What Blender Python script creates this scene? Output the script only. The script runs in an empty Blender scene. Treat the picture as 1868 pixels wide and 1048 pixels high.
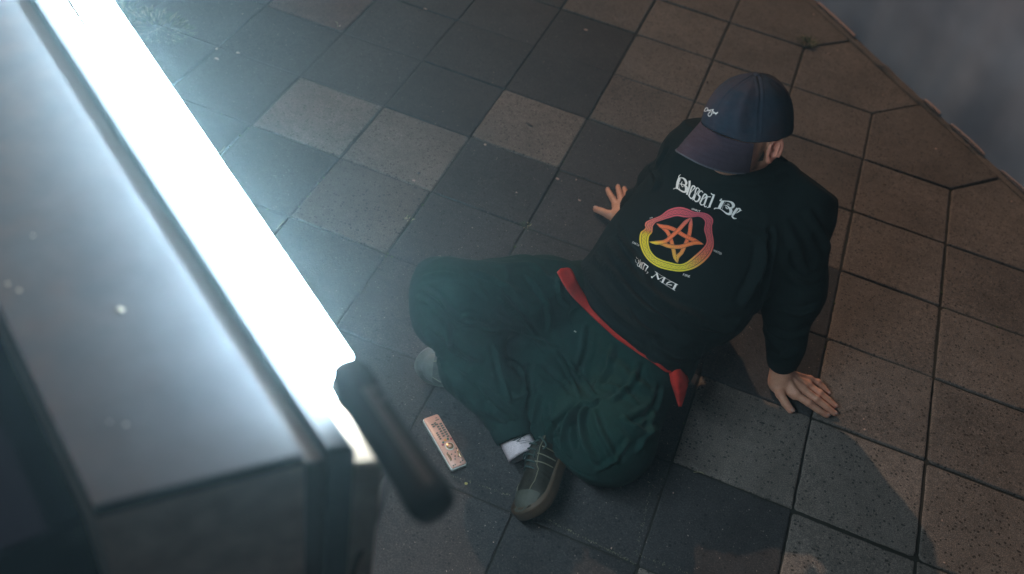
import bpy, bmesh, math, random
import numpy as np
from mathutils import Vector, Matrix
from mathutils.bvhtree import BVHTree

D = bpy.data
scene = bpy.context.scene
COL = scene.collection
random.seed(7)
RNG = np.random.default_rng(5)

# ------------------------------------------------------------------ camera
CF = 1832.66                                   # focal length in photo pixels (photo is 1868 wide)
CR = np.array([[0.92439428, 0.35165691, 0.1477587],
               [0.3521998, -0.63815659, -0.68462506],
               [-0.14645994, 0.68490407, -0.71376179]])   # rows: right, down, forward
CC = np.array([-0.45395339, -1.83952981, 1.97367489])
cam_d = D.cameras.new('camera')
cam = D.objects.new('camera', cam_d); COL.objects.link(cam)
cam_d.sensor_width = 36.0
cam_d.lens = 36.0 * CF / 1868.0
cam_d.clip_start = 0.05; cam_d.clip_end = 200
M = Matrix.Identity(4)
for r in range(3):
    M[r][0] = CR[0][r]; M[r][1] = -CR[1][r]; M[r][2] = -CR[2][r]; M[r][3] = CC[r]
cam.matrix_world = M
cam_d.dof.use_dof = True
cam_d.dof.focus_distance = 2.42
cam_d.dof.aperture_fstop = 2.5
scene.camera = cam

# ------------------------------------------------------------------ night sky, street light (the one sun), exposure
SUN_EL, SUN_AZ = math.radians(36), math.radians(-46)      # azimuth measured from +Y towards +X
w = D.worlds.new('World'); scene.world = w; w.use_nodes = True
nt = w.node_tree; nt.nodes.clear()
sky = nt.nodes.new('ShaderNodeTexSky'); sky.sky_type = 'NISHITA'; sky.sun_disc = False
sky.sun_elevation = SUN_EL; sky.sun_rotation = SUN_AZ
bg = nt.nodes.new('ShaderNodeBackground'); bg.inputs[1].default_value = 0.009
wo = nt.nodes.new('ShaderNodeOutputWorld')
nt.links.new(sky.outputs[0], bg.inputs[0]); nt.links.new(bg.outputs[0], wo.inputs[0])
sd = D.lights.new('street_light_glow', 'SUN'); sd.energy = 1.55; sd.angle = math.radians(0.8); sd.color = (1.0, 0.62, 0.40)
sun = D.objects.new('street_light_glow', sd); COL.objects.link(sun)
sdir = Vector((math.sin(SUN_AZ) * math.cos(SUN_EL), math.cos(SUN_AZ) * math.cos(SUN_EL), math.sin(SUN_EL)))
sun.rotation_euler = sdir.to_track_quat('Z', 'Y').to_euler()
scene.view_settings.view_transform = 'Standard'
scene.view_settings.look = 'None'
scene.view_settings.exposure = 0.0
scene.view_settings.gamma = 1.0
scene.render.engine = 'CYCLES'
scene.cycles.use_denoising = True
scene.cycles.max_bounces = 6
scene.cycles.volume_bounces = 0
scene.cycles.sample_clamp_indirect = 3.0
TUBE_L = 110.0

# ------------------------------------------------------------------ helpers
def up(x, y, z=None, d=None):
    """the point seen at photo pixel x, y at height z (or at depth d)"""
    r = CR.T @ np.array([(x - 934) / CF, (y - 524) / CF, 1.0])
    t = (z - CC[2]) / r[2] if z is not None else d
    return CC + r * t
def ray(x, y):
    r = CR.T @ np.array([(x - 934) / CF, (y - 524) / CF, 1.0])
    return Vector(r).normalized()
def nrm(v):
    v = np.asarray(v, float); return v / np.linalg.norm(v)

def tag(o, label=None, cat=None, group=None, kind=None):
    if label: o['label'] = label
    if cat: o['category'] = cat
    if group: o['group'] = group
    if kind: o['kind'] = kind
    return o
def empty(name, loc=(0, 0, 0), parent=None):
    o = D.objects.new(name, None); COL.objects.link(o); o.location = loc; o.empty_display_size = .05
    if parent: o.parent = parent
    return o
def mesh_obj(name, verts, faces, mat=None, parent=None, smooth=False, mats=None, mi=None):
    me = D.meshes.new(name)
    me.from_pydata([tuple(map(float, v)) for v in verts], [], [tuple(int(i) for i in f) for f in faces])
    me.validate(); me.update()
    o = D.objects.new(name, me); COL.objects.link(o)
    for m in (mats or ([mat] if mat else [])): me.materials.append(m)
    if mi is not None: me.polygons.foreach_set('material_index', np.asarray(mi, dtype=np.int32))
    if smooth: me.polygons.foreach_set('use_smooth', [True] * len(me.polygons))
    if parent:
        o.parent = parent
        o.matrix_parent_inverse = Matrix.Translation(parent.location).inverted()
    return o

class MB:
    """collects shapes into one mesh"""
    def __init__(s): s.v = []; s.f = []
    def add(s, v, f):
        n = len(s.v); s.v += [tuple(map(float, p)) for p in v]; s.f += [tuple(i + n for i in q) for q in f]
    def prism(s, poly, z0, z1, bev=0.0):
        n = len(poly); P = [Vector((p[0], p[1])) for p in poly]
        c = sum(P, Vector((0, 0))) / n
        area = sum(P[i].x * P[(i + 1) % n].y - P[(i + 1) % n].x * P[i].y for i in range(n))
        if area < 0: P = P[::-1]
        rings = [[(p.x, p.y, z0) for p in P]]
        if bev > 0:
            rings.append([(p.x, p.y, z1 - bev) for p in P])
            Q = []
            for p in P:
                d = (c - p); L = d.length; Q.append(p + d / L * bev * 1.4)
            rings.append([(p.x, p.y, z1) for p in Q])
        else: rings.append([(p.x, p.y, z1) for p in P])
        v = [q for r in rings for q in r]; f = []
        for k in range(len(rings) - 1):
            for i in range(n):
                j = (i + 1) % n
                f.append((k * n + i, k * n + j, (k + 1) * n + j, (k + 1) * n + i))
        f.append(tuple(range(n))[::-1]); f.append(tuple((len(rings) - 1) * n + i for i in range(n)))
        s.add(v, f)
    def tube(s, pts, rad, seg=10, cap=True, squash=None):
        pts = [np.asarray(p, float) for p in pts]; n = len(pts)
        rad = [rad] * n if np.isscalar(rad) else rad
        t0 = nrm(pts[1] - pts[0]); a = np.array([0, 0, 1.]) if abs(t0[2]) < .9 else np.array([1., 0, 0])
        x = nrm(np.cross(a, t0)); v = []; f = []
        for i in range(n):
            t = nrm(pts[min(i + 1, n - 1)] - pts[max(i - 1, 0)])
            x = nrm(x - t * (x @ t)); y = np.cross(t, x)
            for k in range(seg):
                an = 2 * math.pi * k / seg
                v.append(pts[i] + rad[i] * (math.cos(an) * x + math.sin(an) * y))
        for i in range(n - 1):
            for k in range(seg):
                k2 = (k + 1) % seg
                f.append((i * seg + k, i * seg + k2, (i + 1) * seg + k2, (i + 1) * seg + k))
        if cap:
            f.append(tuple(range(seg))[::-1]); f.append(tuple((n - 1) * seg + k for k in range(seg)))
        s.add(v, f)
    def blob(s, c, ax, n=10, m=6):
        """ellipsoid; ax: three half-axis vectors"""
        v = [np.asarray(c) + np.asarray(ax[2])]; f = []
        for i in range(1, m):
            th = math.pi * i / m
            for k in range(n):
                ph = 2 * math.pi * k / n
                v.append(np.asarray(c) + math.sin(th) * (math.cos(ph) * np.asarray(ax[0]) + math.sin(ph) * np.asarray(ax[1])) + math.cos(th) * np.asarray(ax[2]))
        v.append(np.asarray(c) - np.asarray(ax[2])); L = len(v) - 1
        for k in range(n):
            f.append((0, 1 + k, 1 + (k + 1) % n)); f.append((L, L - n + (k + 1) % n, L - n + k))
        for i in range(m - 2):
            for k in range(n):
                a = 1 + i * n + k; b = 1 + i * n + (k + 1) % n
                f.append((a, a + n, b + n, b))
        s.add(v, f)
    def build(s, name, mat, parent=None, smooth=False, **k): return mesh_obj(name, s.v, s.f, mat, parent, smooth, **k)

def catmull(pts, n):
    P = [np.asarray(p, float) for p in pts]; P = [2 * P[0] - P[1]] + P + [2 * P[-1] - P[-2]]
    out = []
    for i in range(1, len(P) - 2):
        for k in range(n):
            t = k / n
            out.append(.5 * ((2 * P[i]) + (-P[i - 1] + P[i + 1]) * t + (2 * P[i - 1] - 5 * P[i] + 4 * P[i + 1] - P[i + 2]) * t * t
                             + (-P[i - 1] + 3 * P[i] - 3 * P[i + 1] + P[i + 2]) * t ** 3))
    out.append(P[-2]); return out

# ---- implicit surfaces
def cone(P, a, b, r0, r1):
    a = np.asarray(a, np.float32); b = np.asarray(b, np.float32); ab = b - a
    t = np.clip(((P - a) @ ab) / (ab @ ab), 0, 1)
    return np.linalg.norm(P - a - t[..., None] * ab, axis=-1) - (r0 + (r1 - r0) * t)
def ell(P, c, A):
    """A: rows are unit axes times 1; radii given separately -> A = (X,Y,Z,(rx,ry,rz))"""
    X, Y, Z, r = A
    q = (P - np.asarray(c, np.float32))
    l = np.stack([q @ np.asarray(X, np.float32), q @ np.asarray(Y, np.float32), q @ np.asarray(Z, np.float32)], -1)
    r = np.asarray(r, np.float32)
    k0 = np.linalg.norm(l / r, axis=-1); k1 = np.linalg.norm(l / (r * r), axis=-1) + 1e-6
    return k0 * (k0 - 1) / k1
def smin(a, b, k):
    h = np.maximum(k - np.abs(a - b), 0) / k
    return np.minimum(a, b) - h * h * k * .25
def smax(a, b, k): return -smin(-a, -b, k)

def surfnet(fn, lo, hi, h):
    lo = np.asarray(lo, float); n = np.ceil((np.asarray(hi) - lo) / h).astype(int) + 1
    ax = [lo[i] + h * np.arange(n[i]) for i in range(3)]
    G = np.empty(n, np.float32)
    for i0 in range(0, n[0], 24):
        X, Y, Z = np.meshgrid(ax[0][i0:i0 + 24], ax[1], ax[2], indexing='ij')
        G[i0:i0 + 24] = fn(np.stack([X, Y, Z], -1).astype(np.float32))
    ins = G < 0
    cnt = np.zeros(n - 1, np.int8)
    for d in np.ndindex(2, 2, 2):
        cnt += ins[d[0]:n[0] - 1 + d[0], d[1]:n[1] - 1 + d[1], d[2]:n[2] - 1 + d[2]]
    act = (cnt > 0) & (cnt < 8)
    idx = -np.ones(n - 1, np.int64); I = np.argwhere(act); idx[act] = np.arange(len(I))
    acc = np.zeros((len(I), 3)); c = np.zeros(len(I))
    cor = list(np.ndindex(2, 2, 2))
    for p in cor:
        for a in range(3):
            if p[a] == 1: continue
            q = list(p); q[a] = 1
            v0 = G[I[:, 0] + p[0], I[:, 1] + p[1], I[:, 2] + p[2]]; v1 = G[I[:, 0] + q[0], I[:, 1] + q[1], I[:, 2] + q[2]]
            m = (v0 < 0) != (v1 < 0)
            t = np.where(m, v0 / np.where(m, v0 - v1, 1), 0)
            pt = np.array(p, float)[None] + t[:, None] * np.eye(3)[a][None]
            acc += pt * m[:, None]; c += m
    V = lo + h * (I + acc / c[:, None])
    F = []
    for a in range(3):
        b, cc = (a + 1) % 3, (a + 2) % 3
        s0 = [slice(1, n[i] - 1) for i in range(3)]; s0[a] = slice(0, n[a] - 1)
        s1 = list(s0); s1[a] = slice(1, n[a])
        e = ins[tuple(s0)] != ins[tuple(s1)]
        E_ = np.argwhere(e); off = np.array([1, 1, 1]); off[a] = 0; E_ = E_ + off
        inside = ins[E_[:, 0], E_[:, 1], E_[:, 2]]
        def cell(db, dc):
            q = E_.copy(); q[:, b] -= db; q[:, cc] -= dc
            return idx[q[:, 0], q[:, 1], q[:, 2]]
        Q = np.stack([cell(1, 1), cell(0, 1), cell(0, 0), cell(1, 0)], 1)
        Q[~inside] = Q[~inside][:, ::-1]
        F.append(Q)
    F = np.concatenate(F); F = F[(F >= 0).all(1)]
    return V, F
def vnormals(V, F):
    d1 = V[F[:, 2]] - V[F[:, 0]]; d2 = V[F[:, 3]] - V[F[:, 1]]
    n = np.cross(d1, d2); N = np.zeros_like(V)
    for k in range(4): np.add.at(N, F[:, k], n)
    return N / (np.linalg.norm(N, axis=1, keepdims=True) + 1e-12)
def relax(V, F, it=3, lam=.5):
    E_ = np.concatenate([F[:, [0, 1]], F[:, [1, 2]], F[:, [2, 3]], F[:, [3, 0]]])
    deg = np.zeros(len(V)); np.add.at(deg, E_[:, 0], 1); np.add.at(deg, E_[:, 1], 1)
    for _ in range(it):
        S = np.zeros_like(V); np.add.at(S, E_[:, 0], V[E_[:, 1]]); np.add.at(S, E_[:, 1], V[E_[:, 0]])
        V = V + lam * (S / deg[:, None] - V)
    return V
def bvh_of(V, F): return BVHTree.FromPolygons([tuple(v) for v in V], [tuple(int(i) for i in f) for f in F])
def hit(bv, x, y):
    h = bv.ray_cast(Vector(CC), ray(x, y))
    return (np.array(h[0]), np.array(h[1])) if h[0] is not None else (None, None)
def surf_line(bv, px, n=8):
    """photo-traced line laid on a body surface"""
    out = []
    for q in catmull(px, n):
        p, _ = hit(bv, q[0], q[1])
        if p is not None: out.append(p)
    return np.array(out)
def creases(V, N, bv, folds):
    """folds: (pixel polyline, amplitude m, width m); positive ridge, negative valley. Ends fade out."""
    D_ = np.zeros(len(V))
    for px, amp, wd in folds:
        L = surf_line(bv, px, 10)
        if len(L) < 3: continue
        lo = L.min(0) - 3 * wd; hi = L.max(0) + 3 * wd
        m = np.where(((V > lo) & (V < hi)).all(1))[0]
        if not len(m): continue
        d = np.linalg.norm(V[m][:, None, :] - L[None], axis=2)
        k = d.argmin(1); dm = d[np.arange(len(m)), k]
        t = k / (len(L) - 1); fade = np.clip(np.minimum(t, 1 - t) * 5, 0.0, 1) ** .7
        D_[m] += 1.5 * amp * fade * (np.exp(-(dm / (.8 * wd)) ** 2) - .4 * np.exp(-((dm - 1.5 * wd) / (.8 * wd)) ** 2))
    return V + N * D_[:, None]
def vnoise(P, s, seed=0):
    """smooth value noise in numpy"""
    r = np.random.default_rng(seed); T = r.random((32, 32, 32))
    q = P * s; i = np.floor(q).astype(int); f = q - i; f = f * f * (3 - 2 * f)
    o = 0
    for d in np.ndindex(2, 2, 2):
        wgt = np.prod([f[:, k] if d[k] else 1 - f[:, k] for k in range(3)], axis=0)
        o = o + wgt * T[(i[:, 0] + d[0]) % 32, (i[:, 1] + d[1]) % 32, (i[:, 2] + d[2]) % 32]
    return o - .5

# ------------------------------------------------------------------ materials
def new_mat(name):
    m = D.materials.new(name); m.use_nodes = True; nt = m.node_tree
    b = nt.nodes['Principled BSDF']; return m, nt, b
def texnoise(nt, scale, detail=4, rough=.6, co='Object', vec=None):
    tc = nt.nodes.new('ShaderNodeTexCoord'); n = nt.nodes.new('ShaderNodeTexNoise')
    n.inputs['Scale'].default_value = scale; n.inputs['Detail'].default_value = detail; n.inputs['Roughness'].default_value = rough
    nt.links.new(tc.outputs[co], n.inputs['Vector']); return n
def ramp(nt, src, stops):
    r = nt.nodes.new('ShaderNodeValToRGB'); e = r.color_ramp.elements
    while len(e) > len(stops): e.remove(e[-1])
    while len(e) < len(stops): e.new(.5)
    for k, (p, c) in enumerate(stops):
        e[k].position = p; e[k].color = (*c, 1) if len(c) == 3 else c
    nt.links.new(src, r.inputs[0]); return r
def mix(nt, fac, a, b, mode='MIX'):
    m = nt.nodes.new('ShaderNodeMix'); m.data_type = 'RGBA'; m.blend_type = mode
    for s, v in ((0, fac), (6, a), (7, b)):
        if isinstance(v, (float, int)): m.inputs[s].default_value = v
        elif isinstance(v, tuple): m.inputs[s].default_value = (*v, 1)
        else: nt.links.new(v, m.inputs[s])
    return m.outputs[2]
def bump(nt, b, src, strength, dist, prev=None):
    n = nt.nodes.new('ShaderNodeBump'); n.inputs['Strength'].default_value = strength; n.inputs['Distance'].default_value = dist
    nt.links.new(src, n.inputs['Height'])
    if prev is not None: nt.links.new(prev, n.inputs['Normal'])
    nt.links.new(n.outputs[0], b.inputs['Normal']); return n.outputs[0]

def fabric(name, col, col2=None, rough=.95, weave=900, bs=.5, bd=.0006, sheen=.0):
    m, nt, b = new_mat(name)
    n = texnoise(nt, 60, 5, .7)
    col2 = col2 or tuple(c * .65 for c in col)
    r = ramp(nt, n.outputs[0], [(.3, col2), (.7, col)])
    f = texnoise(nt, weave, 2, .6)
    c = mix(nt, .5, r.outputs[0], ramp(nt, f.outputs[0], [(.25, (.35, .35, .35)), (.75, (1.6, 1.6, 1.6))]).outputs[0], 'MULTIPLY')
    nt.links.new(c, b.inputs['Base Color'])
    b.inputs['Roughness'].default_value = rough; b.inputs['Specular IOR Level'].default_value = .2
    b.inputs['Sheen Weight'].default_value = sheen; b.inputs['Sheen Roughness'].default_value = .5
    w1 = bump(nt, b, texnoise(nt, 45, 3, .6).outputs[0], .35, .004)
    bump(nt, b, f.outputs[0], bs, bd, w1)
    return m
def plain(name, col, rough=.5, metal=0, spec=.5, nscale=0, nb=.0):
    m, nt, b = new_mat(name); b.inputs['Base Color'].default_value = (*col, 1)
    b.inputs['Roughness'].default_value = rough; b.inputs['Metallic'].default_value = metal; b.inputs['Specular IOR Level'].default_value = spec
    if nscale:
        n = texnoise(nt, nscale, 4)
        c = ramp(nt, n.outputs[0], [(.3, tuple(x * .75 for x in col)), (.7, tuple(min(1, x * 1.15) for x in col))])
        nt.links.new(c.outputs[0], b.inputs['Base Color'])
        if nb: bump(nt, b, n.outputs[0], .5, nb)
    return m

def slab_mat(name, dark, base, pit, grit, coarse):
    m, nt, b = new_mat(name)
    oi = nt.nodes.new('ShaderNodeAttribute'); oi.attribute_name = 'tone'
    big = texnoise(nt, 5, 5, .65)
    mid = texnoise(nt, 38, 6, .75)
    fine = texnoise(nt, coarse, 3, .7)
    c = ramp(nt, big.outputs[0], [(.25, dark), (.75, base)]).outputs[0]
    c = mix(nt, .55, c, ramp(nt, mid.outputs[0], [(.3, (.45, .45, .45)), (.5, (.95, .95, .95)), (.75, (1.35, 1.33, 1.3))]).outputs[0], 'MULTIPLY')
    c = mix(nt, .75, c, ramp(nt, fine.outputs[0], [(.28, (.12, .12, .13)), (.5, (.95, .95, .95)), (.68, (2.3, 2.2, 2.1))]).outputs[0], 'MULTIPLY')
    stn = texnoise(nt, 1.9, 5, .7); c = mix(nt, .8, c, ramp(nt, stn.outputs[0], [(.32, (.62, .62, .64)), (.5, (1, 1, 1)), (.7, (1.18, 1.15, 1.12))]).outputs[0], 'MULTIPLY')
    # exposed grit and pits
    dn = texnoise(nt, 300, 2, .5); tcc = nt.nodes.new('ShaderNodeTexCoord'); tc = nt.nodes.new('ShaderNodeVectorMath'); tc.operation = 'MULTIPLY_ADD'
    nt.links.new(dn.outputs['Color'], tc.inputs[0]); tc.inputs[1].default_value = (.006, .006, .006); nt.links.new(tcc.outputs['Object'], tc.inputs[2]); vo = nt.nodes.new('ShaderNodeTexVoronoi'); vo.inputs['Scale'].default_value = 210
    nt.links.new(tc.outputs[0], vo.inputs['Vector'])
    vc = nt.nodes.new('ShaderNodeSeparateColor'); nt.links.new(vo.outputs['Color'], vc.inputs[0])
    lt = nt.nodes.new('ShaderNodeMath'); lt.operation = 'LESS_THAN'; lt.inputs[1].default_value = .30; nt.links.new(vo.outputs['Distance'], lt.inputs[0])
    gt = nt.nodes.new('ShaderNodeMath'); gt.operation = 'GREATER_THAN'; gt.inputs[1].default_value = 1 - grit; nt.links.new(vc.outputs[0], gt.inputs[0])
    mu = nt.nodes.new('ShaderNodeMath'); mu.operation = 'MULTIPLY'; nt.links.new(lt.outputs[0], mu.inputs[0]); nt.links.new(gt.outputs[0], mu.inputs[1])
    c = mix(nt, mu.outputs[0], c, ramp(nt, vc.outputs[1], [(.0, (.07, .065, .06)), (.7, (.16, .14, .13)), (1.0, (.42, .36, .32))]).outputs[0])
    vo2 = nt.nodes.new('ShaderNodeTexVoronoi'); vo2.inputs['Scale'].default_value = 105
    nt.links.new(tc.outputs[0], vo2.inputs['Vector'])
    v2 = nt.nodes.new('ShaderNodeSeparateColor'); nt.links.new(vo2.outputs['Color'], v2.inputs[0])
    g2 = nt.nodes.new('ShaderNodeMath'); g2.operation = 'GREATER_THAN'; g2.inputs[1].default_value = 1 - pit; nt.links.new(v2.outputs[1], g2.inputs[0])
    l2 = nt.nodes.new('ShaderNodeMath'); l2.operation = 'LESS_THAN'; l2.inputs[1].default_value = .33; nt.links.new(vo2.outputs['Distance'], l2.inputs[0])
    m2 = nt.nodes.new('ShaderNodeMath'); m2.operation = 'MULTIPLY'; nt.links.new(g2.outputs[0], m2.inputs[0]); nt.links.new(l2.outputs[0], m2.inputs[1])
    c = mix(nt, m2.outputs[0], c, tuple(x * .3 for x in dark))
    sc = nt.nodes.new('ShaderNodeVectorMath'); sc.operation = 'SCALE'
    nt.links.new(c, sc.inputs[0]); nt.links.new(oi.outputs['Fac'], sc.inputs['Scale'])
    nt.links.new(sc.outputs[0], b.inputs['Base Color'])
    b.inputs['Roughness'].default_value = .8; b.inputs['Specular IOR Level'].default_value = .35
    p = bump(nt, b, mid.outputs[0], .5, .003)
    p = bump(nt, b, fine.outputs[0], .7, .0016, p)
    return m
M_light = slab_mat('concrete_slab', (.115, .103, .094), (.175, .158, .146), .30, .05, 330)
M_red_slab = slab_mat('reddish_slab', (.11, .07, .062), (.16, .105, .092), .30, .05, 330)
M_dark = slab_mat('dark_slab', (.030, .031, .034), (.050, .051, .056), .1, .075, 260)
M_joint = plain('joint_dirt', (.021, .021, .017), .95, nscale=120, nb=.003)
M_shirt = fabric('black_sweatshirt_cotton', (.0030, .0085, .0095), (.0020, .006, .0065))  # black cotton, with the flare's teal cast put into the colour
M_trous = fabric('flare_green_fleece', (.0038, .029, .026), (.0025, .018, .0165))  # green cast of the lens flare put into the fleece and rib colours
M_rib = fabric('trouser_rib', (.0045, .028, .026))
M_red = fabric('red_cotton', (.40, .026, .020), (.28, .016, .012))
M_cap = fabric('washed_navy_twill', (.030, .044, .066), (.018, .028, .046), weave=700)
M_brim = fabric('faded_brim_twill', (.060, .045, .065), (.042, .030, .046), weave=700)
M_edge = fabric('brim_edge', (.12, .13, .16))
M_sock = fabric('white_sock_knit', (.62, .56, .60), (.5, .45, .5), weave=500, bd=.001)
M_ink = plain('white_ink', (.78, .78, .76), .6)
M_thread = plain('white_thread', (.8, .8, .8), .7)
M_sockink = plain('dark_sock_ink', (.02, .05, .05), .8)

# ------------------------------------------------------------------ paving
S = 0.303
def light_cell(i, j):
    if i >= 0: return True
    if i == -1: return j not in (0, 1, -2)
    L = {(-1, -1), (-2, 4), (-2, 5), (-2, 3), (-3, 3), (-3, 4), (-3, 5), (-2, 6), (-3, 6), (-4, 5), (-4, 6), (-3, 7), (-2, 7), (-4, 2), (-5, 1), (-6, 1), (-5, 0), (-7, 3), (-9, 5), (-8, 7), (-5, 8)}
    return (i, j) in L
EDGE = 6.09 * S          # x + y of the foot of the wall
V, F, MI, TN = [], [], [], []
def slab(poly, z, mi, tone, tilt):
    n = len(poly); c = np.mean(poly, 0)
    def ring(inset, dz, jit=0):
        o = []
        for p in poly:
            d = c - p; q = p + d / np.linalg.norm(d) * inset
            o.append((q[0], q[1], z + dz + tilt[0] * (q[0] - c[0]) + tilt[1] * (q[1] - c[1])))
        return o
    b0 = len(V)
    rings = [ring(0, -.05), ring(0, -.004), ring(.0028, -.0008), ring(.007, 0)]
    for r in rings: V.extend(r)
    for k in range(3):
        for i in range(n):
            j = (i + 1) % n; F.append((b0 + k * n + i, b0 + k * n + j, b0 + (k + 1) * n + j, b0 + (k + 1) * n + i)); MI.append(mi); TN.append(tone)
    F.append(tuple(b0 + 3 * n + i for i in range(n))); MI.append(mi); TN.append(tone)
GAP = .0026
rs = random.Random(11)
def rough_poly(P):
    """slightly chipped outline"""
    out = []
    P = [np.array(p, float) for p in P]; n = len(P)
    for i in range(n):
        a, b = P[i], P[(i + 1) % n]; k = max(2, int(np.linalg.norm(b - a) / .022)); t = nrm(b - a); nn = np.array([-t[1], t[0]])
        for q in range(k):
            u = q / k
            o = rs.uniform(-.0003, .0013) * (0 if q == 0 else 1)
            if q == 0:
                ch = rs.uniform(.002, .0075) if rs.random() < .82 else rs.uniform(.009, .016)
                prev = P[i - 1]; t0 = nrm(prev - a)
                out.append(a + t0 * ch); out.append(a + (t + t0) * ch * .28); out.append(a + t * ch)
            else: out.append(a + (b - a) * u + nn * o)
    return np.array(out)
for i in range(-17, 9):
    for j in range(-14, 18):
        if i + j > 4: continue
        L = light_cell(i, j); g = GAP * (rs.uniform(.7, 1.35) if L else rs.uniform(.1, .6))
        if i + j == 4:
            e = .53 * S
            a, b_ = i * S, j * S
            P = [(a + g, b_ + g), (a + S - g * .5, b_ + g), (a + S + e - g, b_ + e + g), (a + e + g, b_ + S + e - g), (a + g, b_ + S - g * .5)]
        else:
            jx, jy = rs.uniform(-.0015, .0015), rs.uniform(-.0015, .0015)
            P = [(i * S + g + jx, j * S + g + jy), (i * S + S - g + jx, j * S + g + jy), (i * S + S - g + jx, j * S + S - g + jy), (i * S + g + jx, j * S + S - g + jy)]
        tone = rs.uniform(.88, 1.12)
        if (i, j) == (-5, 0): tone = .62
        if (i, j) == (-7, 3): tone = .8
        z = rs.uniform(-.0022, .0022) if not L else rs.uniform(-.0015, .0035)
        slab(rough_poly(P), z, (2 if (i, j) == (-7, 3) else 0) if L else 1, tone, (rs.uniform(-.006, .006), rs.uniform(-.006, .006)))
pav = mesh_obj('pavement', V, F, mats=[M_light, M_dark, M_red_slab], mi=MI)
at = pav.data.attributes.new('tone', 'FLOAT', 'FACE'); at.data.foreach_set('value', TN)
tag(pav, 'square concrete paving slabs laid diagonally to the wall', kind='structure')
bed = MB(); bed.add([(-30, -30, -.0045), (30, -30, -.0045), (30, 30, -.0045), (-30, 30, -.0045)], [(0, 1, 2, 3)])
tag(bed.build('ground', M_joint), 'dark dirt bed under and between the slabs', kind='structure')

# ------------------------------------------------------------------ wall foot at the right
mw, nt_, b_ = new_mat('painted_render')
n1 = texnoise(nt_, 1.6, 4, .5); n2 = texnoise(nt_, 140, 4, .6)
nt_.links.new(ramp(nt_, n1.outputs[0], [(.35, (.26, .28, .34)), (.65, (.62, .64, .70))]).outputs[0], b_.inputs['Base Color'])
b_.inputs['Roughness'].default_value = .5
bump(nt_, b_, n2.outputs[0], .3, .001)
ux = np.array([1, -1, 0]) / math.sqrt(2); un = np.array([1, 1, 0]) / math.sqrt(2)   # along the wall, into the wall
def wp(s, d, z): return ux * s + un * (EDGE / math.sqrt(2) + d) + np.array([0, 0, z])
wall = empty('house_wall', tuple(wp(0, .1, 0)))
tag(wall, 'smooth grey-blue rendered wall rising from the chipped edge of the paving', 'wall')
vs, fs = [], []
N_ = 160
rs2 = random.Random(4)
for k in range(N_ + 1):
    s = -4 + 7.5 * k / N_
    o = .012 + .004 * math.sin(s * 3) + rs2.uniform(-.002, .003)
    for d, z in ((o, -.02), (o, .03), (o + .004, .95), (.3, .95), (.3, -.02)): vs.append(wp(s, d, z))
for k in range(N_):
    for q in range(4): a = k * 5 + q; fs.append((a, a + 5, a + 6, a + 1))
fs += [(0, 1, 2, 3, 4), tuple(N_ * 5 + q for q in (4, 3, 2, 1, 0))]
mesh_obj('wall_face', vs, fs, mw, wall, True)
# crumbling mortar fillet along the foot
M_mort = plain('pale_mortar', (.42, .31, .28), .9, nscale=200, nb=.004)
M_crack = plain('mortar_dark', (.17, .14, .12), .95, nscale=150, nb=.006)
mb = MB(); vs, fs = [], []
K = 300
for k in range(K + 1):
    s = -4 + 7.5 * k / K
    nz = vnoise(np.array([[s, .3, .7]]), 14, 3)[0] + .5 * vnoise(np.array([[s, 1.3, .7]]), 55, 4)[0]
    o = -.008 - .014 * nz; h = .005 + .008 * abs(nz)
    for d, z in ((o, -.01), (o + .003, h * .6), (.005, h + .006), (.02, h + .004)): vs.append(wp(s, d, z))
for k in range(K):
    for q in range(3): a = k * 4 + q; fs.append((a, a + 4, a + 5, a + 1))
mesh_obj('mortar_fillet', vs, fs, M_crack, wall, False)
for (s0, s1, wd) in ((-3.2, -2.6, .012), (-1.075, -.985, .004), (-.925, -.745, .006), (-.66, -.30, .007), (-1.75, -1.5, .003)):
    vs, fs = [], []; n = 40
    for k in range(n + 1):
        t = k / n; s = s0 + (s1 - s0) * t; e = math.sin(math.pi * t) ** .4
        a1 = rs2.uniform(-.0015, .0015); a2 = rs2.uniform(-.002, .002)
        for d, z in ((.010, .004), (.004 - wd * .2 * e + a1, .012), (.002 + a2, .016 + wd * e), (.014, .017 + wd * e)): vs.append(wp(s, d, z + .004))
    for k in range(n):
        for q in range(3): a = k * 4 + q; fs.append((a, a + 4, a + 5, a + 1))
    mesh_obj('mortar_strip', vs, fs, M_mort, wall, False)

# ------------------------------------------------------------------ street cabinet (foreground, lower left)
HC = 1.20
def top(x, y, z=HC): return up(x, y, z)
U2 = nrm(top(60, 0) - top(600, 830))[:2]         # direction of its long side, away from the camera
mm, nt_, b_ = new_mat('brushed_cabinet_metal')
n1 = texnoise(nt_, 7, 5, .7); n2 = texnoise(nt_, 26, 6, .7)
nt_.links.new(ramp(nt_, n1.outputs[0], [(.3, (.020, .026, .038)), (.72, (.042, .050, .064))]).outputs[0], b_.inputs['Base Color'])
nt_.links.new(ramp(nt_, n2.outputs[0], [(.3, (.50, .50, .50)), (.7, (.72, .72, .72))]).outputs[0], b_.inputs['Roughness'])
b_.inputs['Metallic'].default_value = .0; b_.inputs['Specular IOR Level'].default_value = .3
bump(nt_, b_, n2.outputs[0], .15, .0015)
M_cab = mm
M_front = plain('cabinet_front_lightened', (.62, .50, .42), .6, nscale=30, nb=.0006)  # front face raised to pale beige in place of missing camera-side light
M_groove = plain('groove_rubber', (.09, .085, .09), .7)
M_side = plain('side_panel_warm_light', (.42, .31, .23), .6, nscale=25, nb=.0005)  # warm light falling on the panel put into its tan colour
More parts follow.
